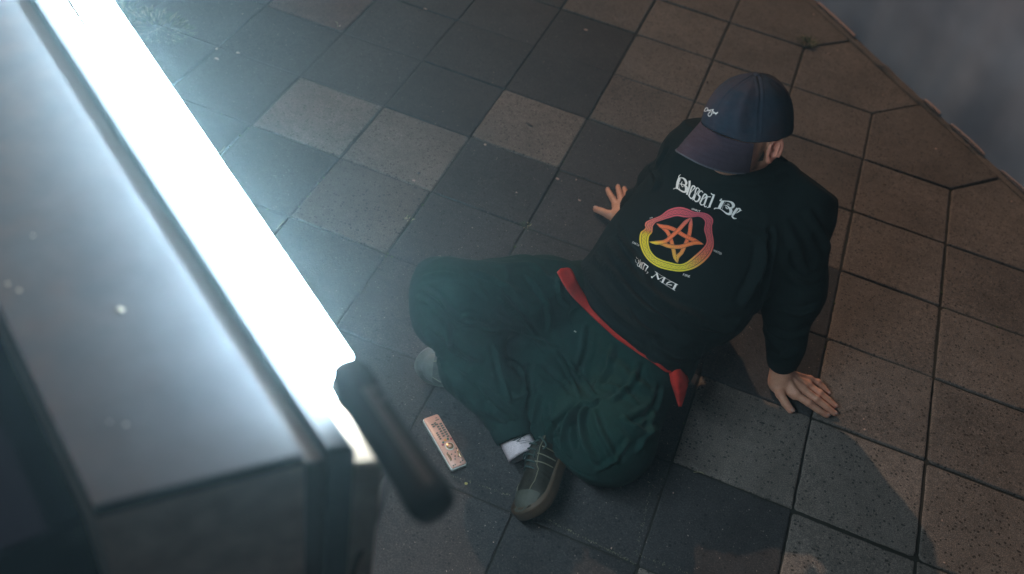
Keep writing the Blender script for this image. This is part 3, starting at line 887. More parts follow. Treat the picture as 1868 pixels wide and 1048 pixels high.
mesh_obj('hair', (hv + hn_ * .0028)[ids], remap[HF[keep]], mhair, person, True)

# ---- clothes
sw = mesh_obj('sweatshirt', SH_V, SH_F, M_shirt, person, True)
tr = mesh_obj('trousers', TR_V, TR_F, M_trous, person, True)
# ribbed cuffs, collar
def rib_tube(mb, a, b, r0, r1, n=64, amp=.0016, freq=None, rings=6, bulge=.0, ov=None):
    t = nrm(b - a); x = nrm(np.cross(t, [0.3, .2, 1.])); y = np.cross(t, x); v = []; f = []
    for k in range(rings + 3):
        if k <= rings: u = k / rings; R_ = r0 + (r1 - r0) * u + bulge * math.sin(math.pi * u); p = a + (b - a) * u
        else: p = b - t * .004 * (k - rings); R_ = r1 - .003 * (k - rings)
        for i in range(n):
            an = 2 * math.pi * i / n; rr = R_ + (amp if i % 2 else -amp)
            sx, sy = (ov or (1, 1)); v.append(p + (x * math.cos(an) * sx + y * math.sin(an) * sy) * rr)
    for k in range(rings + 2):
        for i in range(n): j = (i + 1) % n; f.append((k * n + i, k * n + j, (k + 1) * n + j, (k + 1) * n + i))
    mb.add(v, f)
for (e_, wr_, H) in ((ER, WR, Rhand), (EL, WL, Lhand)):
    t = nrm(e_ - H['wr']); mb = MB(); rib_tube(mb, H['wr'] + t * .062, H['wr'] + t * .012, .044, .036, amp=.0009)
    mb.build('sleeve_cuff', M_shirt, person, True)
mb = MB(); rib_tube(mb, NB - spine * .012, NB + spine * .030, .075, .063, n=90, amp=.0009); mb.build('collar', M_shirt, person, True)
ta = nrm(AL - KL); tk = nrm(up(942, 792, .075) - up(925, 765, .10))
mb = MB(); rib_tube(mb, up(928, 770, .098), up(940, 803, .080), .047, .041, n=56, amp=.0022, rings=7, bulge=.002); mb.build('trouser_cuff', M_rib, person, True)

# ---- red undershirt hem between sweatshirt and trousers
hv_, hf_ = [], []
topl = [(1022, 491), (1040, 494), (1054, 522), (1073, 552), (1089, 575), (1110, 594), (1132, 600), (1150, 613), (1180, 630), (1204, 646), (1222, 662), (1238, 674), (1251, 687), (1255, 697)]
botl = [(1018, 496), (1026, 515), (1040, 535), (1058, 553), (1078, 570), (1102, 590), (1120, 607), (1142, 626), (1166, 642), (1188, 658), (1208, 676), (1218, 675), (1228, 677)]
botl = [(1016, 497), (1027, 518), (1042, 540), (1060, 558), (1080, 578), (1104, 600), (1124, 618), (1145, 632), (1168, 648), (1190, 661), (1212, 678), (1221, 680), (1229, 688), (1236, 697)]
T_, B2_ = catmull([(*p, 0) for p in topl], 6), catmull([(*p, 0) for p in botl], 6)
BVB = BVHTree.FromPolygons([tuple(v) for v in np.concatenate([SH_V, TR_V])], [tuple(int(i) for i in f) for f in np.concatenate([SH_F, TR_F + len(SH_V)])])
K_ = 7; lastd = 2.4
for i, (a, b) in enumerate(zip(T_, B2_)):
    for k in range(K_):
        u = -.12 + 1.12 * k / (K_ - 1); x, y = a[0] + (b[0] - a[0]) * u, a[1] + (b[1] - a[1]) * u
        p, n_ = hit(bv_tr, x, y)
        if p is None: p = up(x, y, None, lastd)
        lastd = (p - CC) @ CR[2]
        lift = (.013 if 0 < k < K_ - 1 else .009) + .002 * math.sin(i * .8) + .0015 * math.sin(i * 1.9 + k * 1.3)
        hv_.append(p - np.array(ray(x, y)) * lift)
nT = len(T_)
hv_ = np.array(hv_).reshape(nT, K_, 3)
for _ in range(1): hv_[1:-1] = (hv_[:-2] + 2 * hv_[1:-1] + hv_[2:]) / 4
hv_ = hv_.reshape(-1, 3)
for i in range(nT - 1):
    for k in range(K_ - 1): a = i * K_ + k; hf_.append((a, a + 1, a + K_ + 1, a + K_))
red = mesh_obj('undershirt_hem', hv_, hf_, M_red, person, True)
md = red.modifiers.new('thick', 'SOLIDIFY'); md.thickness = .0012; md.offset = 0
# loose corner hanging down at the hip
fl_px = [[(1218, 671, .215), (1230, 668, .22), (1242, 676, .215), (1251, 687, .205)],
         [(1222, 688, .205), (1233, 684, .217), (1243, 694, .21), (1254, 701, .195)],
         [(1227, 704, .19), (1235, 702, .208), (1243, 707, .198), (1251, 713, .185)],
         [(1233, 722, .17), (1237, 720, .185), (1242, 723, .18), (1247, 728, .17)],
         [(1239, 742, .15), (1240, 741, .152), (1241, 741, .152), (1242, 742, .15)]]
g = [[up(x, y, z) for x, y, z in row] for row in fl_px]
g = [catmull(r, 5) for r in g]; g = np.array(g); g2 = []
for c_ in range(g.shape[1]): g2.append(catmull(list(g[:, c_]), 5))
g2 = np.array(g2); nc, nr = g2.shape[:2]
vv = g2.reshape(-1, 3); vv = vv + (np.sin(vv[:, 2] * 210 + vv[:, 0] * 90) * .0022)[:, None] * (-np.array(ray(1240, 705))); ff = [(i * nr + j, (i + 1) * nr + j, (i + 1) * nr + j + 1, i * nr + j + 1) for i in range(nc - 1) for j in range(nr - 1)]
fo = mesh_obj('hem_corner', vv, ff, M_red, red, True); md = fo.modifiers.new('thick', 'SOLIDIFY'); md.thickness = .0025

# drawstring
dl = surf_line(bv_tr, [(1062, 560), (1045, 565), (1038, 575), (1041, 590), (1045, 602), (1051, 606)], 5)
if len(dl) > 4:
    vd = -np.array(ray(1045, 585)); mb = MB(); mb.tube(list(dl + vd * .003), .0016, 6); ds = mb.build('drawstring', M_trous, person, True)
    mb = MB(); mb.tube([dl[-4] + vd * .0035, dl[-1] + vd * .0035], .0018, 6); mb.build('string_tip', plain('string_tip_metal', (.4, .4, .35), .3), ds, True)

# ---- cap
cap_c = hp(-.004, .030, 0)
def cap_pt(th, ph, grow=0):
    """th around from front, ph 0 at rim .. 90 at the button"""
    c_, s_ = math.cos(th), math.sin(th)
    hz_ = math.cos(ph) ** .86; vt = math.sin(ph) ** 1.0
    rf = (.123 if c_ > 0 else .110) + grow; rl = .092 + grow
    base = -.012 - .010 * (1 - c_) * .5 + .010 * max(0, c_) ** 4
    up_ = base + (.103 + grow - base) * vt
    fwd = .006 * vt
    # structured front panels stand up more
    bulge = 1 + .06 * max(0, c_) * math.sin(2 * ph)
    return cap_c + Fh * (rf * c_ * hz_ * bulge + fwd) + Lh * (rl * s_ * hz_) + Uh * up_
nth, nph = 168, 40; cv, cf = [], []
for j in range(nph + 1):
    ph = (math.pi / 2) * j / nph * .995
    for i in range(nth):
        th = 2 * math.pi * i / nth
        g_ = 0
        for s_ in range(6):
            a = abs((th - (math.pi / 6 + s_ * math.pi / 3 + math.pi / 6) + math.pi) % (2 * math.pi) - math.pi)
            w_ = a * math.cos(ph) * .1
            g_ += -.0016 * math.exp(-(w_ / .0012) ** 2) + .0010 * math.exp(-((w_ - .0045) / .002) ** 2) - .0006 * math.exp(-((w_ - .0075) / .0008) ** 2)
        # soft dents
        g_ -= .005 * math.exp(-(((th - .95) / .30) ** 2 + ((ph - .55) / .25) ** 2)) + .0035 * math.exp(-(((th + .3) / .25) ** 2 + ((ph - .9) / .2) ** 2))
        g_ += .003 * math.exp(-(((th - .62) / .12) ** 2 + ((ph - .45) / .5) ** 2))
        if j <= 2: g_ += .0012
        if j == 3: g_ -= .0008
        cv.append(cap_pt(th, ph, g_))
cv = np.array(cv); cv += (vnoise(cv + 4, 24, 31)[:, None] * .006 + vnoise(cv + 2, 60, 32)[:, None] * .0022) * 1.0 * nrm(Uh * .5 + Fh * .3)
for j in range(nph):
    for i in range(nth): k = (i + 1) % nth; cf.append((j * nth + i, j * nth + k, (j + 1) * nth + k, (j + 1) * nth + i))
cf.append(tuple(nph * nth + i for i in range(nth)))
cap = mesh_obj('cap', cv, cf, M_cap, person, True)
md = cap.modifiers.new('thick', 'SOLIDIFY'); md.thickness = .0022; md.offset = -1
top_b = cap_pt(0, math.pi / 2, 0)
mb = MB(); mb.blob(top_b + Uh * .0012, (Fh * .0085, Lh * .0085, Uh * .0042), 16, 8); mb.build('cap_button', M_cap, cap, True)
ntc = M_cap.node_tree; bc = ntc.nodes['Principled BSDF']; src = bc.inputs['Base Color'].links[0].from_socket
fd = texnoise(ntc, 13, 4, .65); rr_ = ramp(ntc, fd.outputs[0], [(.42, (0, 0, 0)), (.68, (1, 1, 1))])
ntc.links.new(mix(ntc, rr_.outputs[0], src, (.050, .042, .058)), bc.inputs['Base Color'])
# brim: curved sheet from the front rim
def brim_pt(u, t, off=0):
    """u -1..1 across, t 0..1 out"""
    th = u * .98
    p0 = cap_pt(th, 0.0, .001)
    ln = .079 * max(0.0, (1 - abs(u) ** 2.6)) ** .62
    drop = .030 * (u * u) * t + .018 * t * t + .022 * t
    side = u * .004 * t
    return p0 + Fh * ln * t + Lh * side - Uh * (drop + off)
nu, ntt = 60, 44; v, f = [], []
for lay in (0, 1):
    for i in range(nu + 1):
        for j in range(ntt + 1):
            u = -1 + 2 * i / nu; t = j / ntt
            st = .0012 * (math.cos(t * 2 * math.pi * 6.5) > .7) if lay == 0 else 0
            v.append(brim_pt(u, t, .0026 * lay + st))
n1_ = (nu + 1) * (ntt + 1)
for i in range(nu):
    for j in range(ntt):
        a = i * (ntt + 1) + j; f.append((a, a + 1, a + ntt + 2, a + ntt + 1)); a += n1_; f.append((a, a + ntt + 1, a + ntt + 2, a + 1))
brim = mesh_obj('brim', v, f, M_brim, cap, True)
mb = MB(); mb.tube([brim_pt(u, 1.0, .0013) for u in np.linspace(-.985, .985, 70)], .0019, 8); mb.build('brim_edge', M_edge, brim, True)
# stitched script on the front panel
capV = np.array([v_ for v_ in cv]); bv_cap = BVHTree.FromPolygons([tuple(p) for p in capV], cf)
LAYER = [0]
def ribbon(bv, pts, wd, lift=.0009, smooth=4, taper=False):
    """flat inked stroke laid on a surface; pts in photo pixels, wd full width(s) in pixels"""
    P = [np.array(p, float) for p in pts]; wd = [wd] * len(P) if np.isscalar(wd) else list(wd)
    if smooth > 1 and len(P) > 2:
        q = catmull([(*p, w_) for p, w_ in zip(P, wd)], smooth); P = [x[:2] for x in q]; wd = [max(.05, x[2]) for x in q]
    else:
        PP, WW = [], []
        for i in range(len(P) - 1):
            for k in range(4): PP.append(P[i] + (P[i + 1] - P[i]) * k / 4); WW.append(wd[i] + (wd[i + 1] - wd[i]) * k / 4)
        P = PP + [P[-1]]; wd = WW + [wd[-1]]
    v, f = [], []; LAYER[0] = (LAYER[0] + 1) % 40
    lf = lift + LAYER[0] * .00001; last = None; ns = 3
    for i in range(len(P)):
        t = P[min(i + 1, len(P) - 1)] - P[max(i - 1, 0)]; t = t / (np.linalg.norm(t) + 1e-9); n_ = np.array([-t[1], t[0]])
        for k in range(ns):
            q = P[i] + n_ * wd[i] * (k / (ns - 1) - .5); p, nn = hit(bv, q[0], q[1])
            if p is None: p = last if last is not None else up(q[0], q[1], None, 2.35)
            else: p = p - np.array(ray(q[0], q[1])) * lf
            last = p; v.append(p)
    for i in range(len(P) - 1):
        for k in range(ns - 1): a = i * ns + k; f.append((a, a + 1, a + ns + 1, a + ns))
    return v, f
mb = MB()
for st, w_ in (([(450, 478), (490, 420), (540, 360), (590, 365), (600, 410), (570, 470), (510, 490), (455, 480)], 24),
               ([(600, 480), (625, 440), (650, 450), (640, 500)], 24), ([(650, 495), (690, 445), (700, 490)], 22),
               ([(735, 410), (700, 470), (690, 520), (640, 560), (612, 620), (640, 675), (700, 665), (745, 610), (755, 540), (765, 470), (790, 425), (830, 425)], 26),
               ([(800, 440), (790, 490), (830, 520), (820, 560), (770, 560)], 24), ([(850, 510), (845, 570), (880, 580)], 22),
               ([(885, 540), (890, 590), (915, 550), (925, 600)], 22), ([(985, 525), (945, 560), (900, 628)], 28), ([(940, 545), (985, 560)], 18)):
    mb.add(*ribbon(bv_cap, [(1262.5 + x / 20.97, 180 + y / 20.97) for x, y in st], w_ / 20.97, .0012))
mb.build('stitched_script', M_thread, cap)

# ---- sweatshirt print
C1 = lambda L, w_: ([(1220 + x / 13.1, 310 + y / 13.1) for x, y in L], [q * 1.04 / 13.1 for q in w_])
C2 = lambda L, w_: ([(1295 + x / 17.47, 350 + y / 17.47) for x, y in L], [q / 17.47 for q in w_])
C3 = lambda L, w_: ([(1150 + x / 13.1, 460 + y / 13.1) for x, y in L], [q / 13.1 for q in w_])
def word(name, strokes, conv):
    mb = MB()
    for L, w_ in strokes:
        w_ = [w_] * len(L) if np.isscalar(w_) else w_
        mb.add(*ribbon(bv_shirt, *conv(L, w_), smooth=4 if len(L) > 2 else 1))
    return mb.build(name, M_ink, sw)
word('print_lettering', [
    ([(255, 190), (215, 300), (200, 390), (195, 455)], [55, 58, 55, 60]),
    ([(115, 468), (140, 443), (215, 452), (290, 500), (365, 532), (415, 500), (420, 430), (385, 380), (345, 352)], [14, 14, 26, 32, 40, 66, 66, 40, 16]),
    ([(240, 195), (330, 198), (385, 240), (418, 315), (395, 365), (355, 372)], [18, 26, 48, 54, 36, 14]),
    ([(255, 338), (300, 345), (345, 350)], [12, 22, 18]), ([(325, 285), (305, 310), (305, 370), (330, 410), (352, 388)], [18, 16, 16, 18, 10]),
    ([(288, 220), (250, 300), (242, 390), (265, 470)], 8), ([(283, 112), (240, 160), (240, 195)], [10, 20, 16]),
    ([(497, 268), (490, 400), (430, 598)], [46, 46, 44]), ([(475, 275), (520, 268)], 14),
    ([(590, 378), (548, 420), (510, 540), (478, 632)], [30, 36, 38, 34]), ([(478, 625), (535, 688), (585, 660), (612, 590)], [20, 26, 34, 26]), ([(592, 380), (625, 425), (580, 480), (530, 545)], [30, 32, 20, 9]),
    ([(712, 440), (668, 440), (640, 500), (628, 560), (610, 620)], [18, 26, 30, 28, 20]), ([(700, 445), (735, 480), (690, 530), (640, 610), (565, 725)], [14, 20, 18, 18, 10]),
    ([(815, 550), (790, 510), (745, 520), (700, 590), (742, 650), (705, 740), (640, 758), (605, 705)], [12, 20, 30, 32, 40, 40, 24, 14]), ([(640, 620), (612, 690), (570, 730)], [14, 20, 12]),
    ([(868, 575), (825, 630), (775, 740), (742, 790)], [30, 36, 38, 36]), ([(738, 785), (775, 838), (830, 838)], [26, 26, 18]), ([(868, 578), (908, 625), (860, 670), (800, 715)], [28, 32, 20, 9]),
    ([(915, 645), (880, 740), (850, 830)], [38, 40, 40]), ([(835, 815), (865, 885), (905, 870)], [22, 22, 16]), ([(905, 645), (1000, 650)], 20),
    ([(1080, 600), (1035, 720), (965, 895)], [44, 46, 44]), ([(1010, 560), (1035, 590), (1095, 602)], [14, 20, 22]), ([(910, 905), (1000, 890)], 16)], C1)
word('print_lettering', [
    ([(415, 300), (350, 420), (290, 545)], [95, 98, 100]), ([(135, 560), (165, 530), (240, 530), (330, 548), (430, 620), (540, 700), (635, 705), (672, 620), (640, 540), (560, 490)], [36, 34, 26, 26, 30, 55, 90, 96, 80, 16]),
    ([(330, 292), (470, 300), (600, 312), (700, 355), (752, 440), (705, 512), (640, 505)], [22, 28, 34, 70, 98, 60, 16]), ([(372, 225), (360, 255), (318, 282), (350, 300)], [44, 30, 28, 20]),
    ([(455, 435), (520, 440), (575, 470), (625, 510)], [14, 26, 36, 30]), ([(545, 395), (600, 405), (620, 445)], [20, 26, 14]), ([(505, 475), (530, 530), (585, 548)], [30, 34, 16]),
    ([(500, 325), (425, 430), (400, 560)], 10),
    ([(880, 535), (800, 640), (710, 765)], [80, 82, 70]), ([(695, 765), (760, 848), (850, 855)], [50, 48, 22]), ([(850, 545), (945, 545), (960, 600), (900, 645), (832, 692)], [36, 46, 50, 30, 10]), ([(950, 590), (1025, 603)], [30, 14])], C2)
word('print_lettering', [
    ([(138, 118), (150, 150), (185, 158)], 8), ([(118, 180), (128, 235), (150, 262)], 10),
    ([(188, 188), (205, 230), (190, 270), (160, 300)], [14, 20, 18, 12]), ([(158, 285), (172, 330), (195, 348)], [12, 16, 12]),
    ([(235, 180), (228, 290), (205, 355)], [13, 17, 16]), ([(268, 240), (245, 290), (225, 345), (245, 382)], [16, 20, 18, 14]), ([(262, 245), (275, 270), (248, 320)], [14, 14, 8]),
    ([(300, 250), (268, 330), (262, 398)], [22, 26, 24]), ([(350, 290), (315, 360), (300, 428)], [24, 28, 26]), ([(425, 345), (385, 400), (355, 462)], [26, 28, 28]), ([(290, 248), (350, 285)], 18), ([(345, 288), (425, 345)], 20),
    ([(400, 475), (415, 498), (375, 520)], [30, 22, 8]),
    ([(500, 580), (512, 615), (530, 600)], [14, 26, 20]), ([(520, 602), (570, 570), (622, 520)], [16, 14, 12]), ([(588, 462), (635, 510)], [8, 14]), ([(628, 508), (648, 580), (668, 660)], [32, 40, 34]),
    ([(668, 658), (740, 620), (812, 600)], [14, 12, 12]), ([(825, 608), (790, 670), (760, 740)], [44, 48, 44]), ([(605, 478), (860, 640), (1135, 790)], 7), ([(700, 690), (880, 810), (1068, 925)], 7),
    ([(985, 715), (905, 728), (850, 775)], [16, 26, 22]), ([(845, 770), (920, 780), (990, 795)], [12, 16, 24]), ([(985, 712), (1020, 728), (1060, 752)], 14), ([(1092, 768), (1060, 830), (1025, 895)], [50, 54, 50]), ([(1060, 748), (1138, 790)], 14), ([(990, 875), (1068, 922)], 14)], C3)
# the small words round the ring
def small_word(txt, a, b, h):
    cu = D.curves.new('w', 'FONT'); cu.body = txt; cu.size = 1; cu.resolution_u = 3
    o = D.objects.new('w', cu); COL.objects.link(o)
    dg = bpy.context.evaluated_depsgraph_get(); dg.update(); me = D.meshes.new_from_object(o.evaluated_get(dg)); D.objects.remove(o)
    bm = bmesh.new(); bm.from_mesh(me); bmesh.ops.triangulate(bm, faces=bm.faces)
    xs = [v_.co.x for v_ in bm.verts]; x0_, x1_ = min(xs), max(xs); a, b = np.array(a, float), np.array(b, float); e = (b - a); L_ = np.linalg.norm(e); e /= L_; n_ = np.array([e[1], -e[0]])
    v = []
    for w_ in bm.verts:
        q = a + e * (w_.co.x - x0_) / (x1_ - x0_) * L_ + n_ * w_.co.y * h / .72; p, _ = hit(bv_shirt, q[0], q[1])
        v.append(p - np.array(ray(*q)) * .0014 if p is not None else up(q[0], q[1], None, 2.4))
    f = [[x.index for x in p.verts] for p in bm.faces]; bm.free()
    return mesh_obj('print_lettering', v, f, M_ink, sw)
small_word('SPIRIT', (1261, 383), (1277, 388), 3.6)
small_word('WATER', (1300.5, 458.5), (1316, 466), 4.2)
small_word('FIRE', (1245.5, 503), (1258, 507), 4.2)
small_word('EARTH', (1153, 444), (1165, 450), 4.0)
small_word('AIR', (1185, 399.5), (1191, 398), 2.2)
# ring and star, printed in a yellow-to-pink blend
M_art, nt_, b_ = new_mat('blended_ink')
ca = nt_.nodes.new('ShaderNodeAttribute'); ca.attribute_name = 'ink'; nt_.links.new(ca.outputs['Color'], b_.inputs['Base Color']); b_.inputs['Roughness'].default_value = .6
M_dkink = plain('dark_ink', (.006, .012, .014), .8)
OUT = [(175, 335), (190, 290), (250, 255), (400, 195), (500, 120), (600, 80), (700, 70), (800, 95), (900, 138), (1030, 150), (1110, 180), (1165, 235), (1172, 290), (1157, 340), (1160, 430), (1180, 560), (1175, 660), (1120, 780), (1000, 900), (860, 978), (700, 1010), (550, 995), (380, 950), (240, 860), (150, 740), (102, 600), (98, 500), (118, 430), (150, 410), (185, 372)]
INN = [(285, 345), (330, 290), (400, 265), (520, 225), (640, 195), (750, 212), (850, 215), (970, 205), (1040, 245), (1062, 300), (1048, 400), (1075, 500), (1082, 590), (1020, 680), (900, 790), (800, 870), (720, 905), (640, 905), (540, 880), (420, 845), (320, 790), (250, 700), (222, 600), (225, 520), (240, 480), (275, 440), (282, 390)]
def resamp(P, n):
    P = np.array([q[:2] for q in catmull([(*p, 0) for p in P + [P[0]]], 8)]); s = np.r_[0, np.cumsum(np.linalg.norm(np.diff(P, axis=0), axis=1))]; s /= s[-1]
    return np.stack([np.interp(np.linspace(0, 1, n), s, P[:, k]) for k in (0, 1)], 1)
NR = 360
# pair by angle round the middle so the band keeps its width
cO, cI = resamp(OUT, 1500), resamp(INN, 1500); mid_ = np.array([640, 545.])
def by_angle(P):
    a = np.unwrap(np.arctan2(P[:, 1] - mid_[1], P[:, 0] - mid_[0])); return a
aO, aI = by_angle(cO), by_angle(cI); a0 = max(aO.min(), aI.min()) + .0; TH = np.linspace(a0, a0 + 2 * math.pi, NR)
def at_angle(P, a, th):
    o = np.argsort(a); A, Q = a[o], P[o]; A2 = np.r_[A - 2 * math.pi, A, A + 2 * math.pi]; Q2 = np.r_[Q, Q, Q]
    return np.stack([np.interp(th, A2, Q2[:, 0]), np.interp(th, A2, Q2[:, 1])], 1)
RO, RI = at_angle(cO, aO, TH), at_angle(cI, aI, TH)
def ink_ring(q):
    a = math.degrees(math.atan2(-(q[1] - mid_[1]), q[0] - mid_[0])) % 360     # 0 right, counter-clockwise
    keys = [(0, (.62, .10, .10)), (45, (.50, .07, .12)), (80, (.62, .09, .13)), (110, (.66, .10, .14)), (150, (.70, .17, .13)), (160, (.72, .22, .12)), (163, (.62, .20, .04)), (168, (.66, .42, .01)), (172, (.74, .58, .01)),
            (250, (.76, .66, .01)), (285, (.76, .64, .01)), (305, (.76, .42, .04)), (325, (.72, .20, .07)), (345, (.66, .12, .09)), (360, (.62, .10, .10))]
    for (k0, c0), (k1, c1) in zip(keys[:-1], keys[1:]):
        if k0 <= a <= k1: u = (a - k0) / (k1 - k0); return tuple(x + (y - x) * u for x, y in zip(c0, c1))
    return keys[0][1]
def ink_star(q):
    x, y = q; t = np.clip((y - 560) / 260, 0, 1); l = np.clip((520 - x) / 260, 0, 1) * np.clip((y - 540) / 50, 0, 1)
    yel = np.clip(max(t * 1.5 * np.clip(1.9 - x / 420, 0.25, 1), l * 1.3), 0, 1); pk = np.clip((420 - y) / 220, 0, 1) * np.clip((x - 520) / 200, 0, 1)
    c = np.array([.80, .15, .035]); c = c * (1 - pk) + np.array([.62, .12, .12]) * pk; c = c * (1 - yel) + np.array([.78, .60, .01]) * yel
    return tuple(c)
C4 = lambda q: (1155 + q[0] / 8.0625, 370 + q[1] / 8.0625)
def art(name, strips, lift):
    """strips: list of (left points, right points, colour function or None)"""
    v, f, cc = [], [], []
    for L_, R_, fn in strips:
        LAYER[0] = (LAYER[0] + 1) % 40; b0 = len(v); last = None; ns = 3
        for a, b in zip(L_, R_):
            for k in range(ns):
                q = np.array(a) + (np.array(b) - np.array(a)) * k / (ns - 1); px = C4(q); p, _ = hit(bv_shirt, *px)
                p = (last if last is not None else up(*px, None, 2.4)) if p is None else p - np.array(ray(*px)) * (lift + LAYER[0] * .000008)
                last = p; v.append(p); cc.append((*(fn(q) if fn else (.006, .012, .014)), 1))
        for i in range(len(L_) - 1):
            for k in range(ns - 1): a = b0 + i * ns + k; f.append((a, a + 1, a + ns + 1, a + ns))
    o = mesh_obj(name, v, f, M_art, sw)
    at = o.data.attributes.new('ink', 'FLOAT_COLOR', 'POINT'); at.data.foreach_set('color', np.array(cc, np.float32).ravel())
    return o
def lerp(u): return RO + (RI - RO) * u
strips = [(lerp(-.03), lerp(1.03), ink_ring)]
art('printed_ring', strips, .0009)
br = []
ph = np.cumsum(np.r_[0, np.linalg.norm(np.diff(lerp(.5), axis=0), axis=1)]) / 17.0
for k_, (o_, am, W_) in enumerate(((0, .20, .017), (math.pi, .20, .017), (math.pi / 2, .09, .012))):
    u = .5 + am * np.sin(ph + o_)
    br.append((RO + (RI - RO) * (u - W_)[:, None], RO + (RI - RO) * (u + W_)[:, None], lambda q: tuple(x * .16 + .004 for x in ink_ring(q))))
for u0 in (.20, .80): br.append((lerp(u0 - .030), lerp(u0 + .030), None))
art('ring_knotwork', br, .0014)
bands = [[(860, 215), (845, 330), (825, 470), (765, 620), (715, 730), (655, 800), (655, 895)],
         [(860, 215), (770, 290), (660, 410), (560, 500), (470, 570), (350, 590), (230, 577)],
         [(230, 575), (400, 595), (530, 640), (680, 650), (830, 610), (940, 590), (1040, 615)],
         [(1040, 612), (900, 555), (760, 490), (620, 405), (510, 362), (420, 350), (340, 305)],
         [(340, 305), (450, 375), (515, 450), (560, 560), (590, 680), (615, 800), (655, 895)]]
st_ = []
for B__ in bands:
    P = np.array([q[:2] for q in catmull([(*p, 0) for p in B__], 10)]); n = len(P); t = np.gradient(P, axis=0); t /= np.linalg.norm(t, axis=1, keepdims=True); nn = np.stack([-t[:, 1], t[:, 0]], 1)
    u = np.linspace(0, 1, n); wd = 27 * np.clip(np.minimum(u, 1 - u) * 6.5, 0.04, 1)[:, None] ** .8
    st_.append((P - nn * (wd + 6), P + nn * (wd + 6), None)); st_.append((P - nn * wd, P + nn * wd, ink_star))
    st_.append((P - nn * wd * .72, P - nn * (wd * .72 - 3), None)); st_.append((P + nn * wd * .72, P + nn * (wd * .72 - 3), None))
    for k in range(4, n - 5, 1):
        if k % 2 == 0: st_.append(([P[k] - nn[k] * 3, P[k] + (P[k + 1] - P[k]) * .6 - nn[k] * 3], [P[k] + nn[k] * 3, P[k] + (P[k + 1] - P[k]) * .6 + nn[k] * 3], lambda q: tuple(x * .5 for x in ink_star(q))))
LAYER[0] = 0
v_all = art('printed_star', st_, .0016)

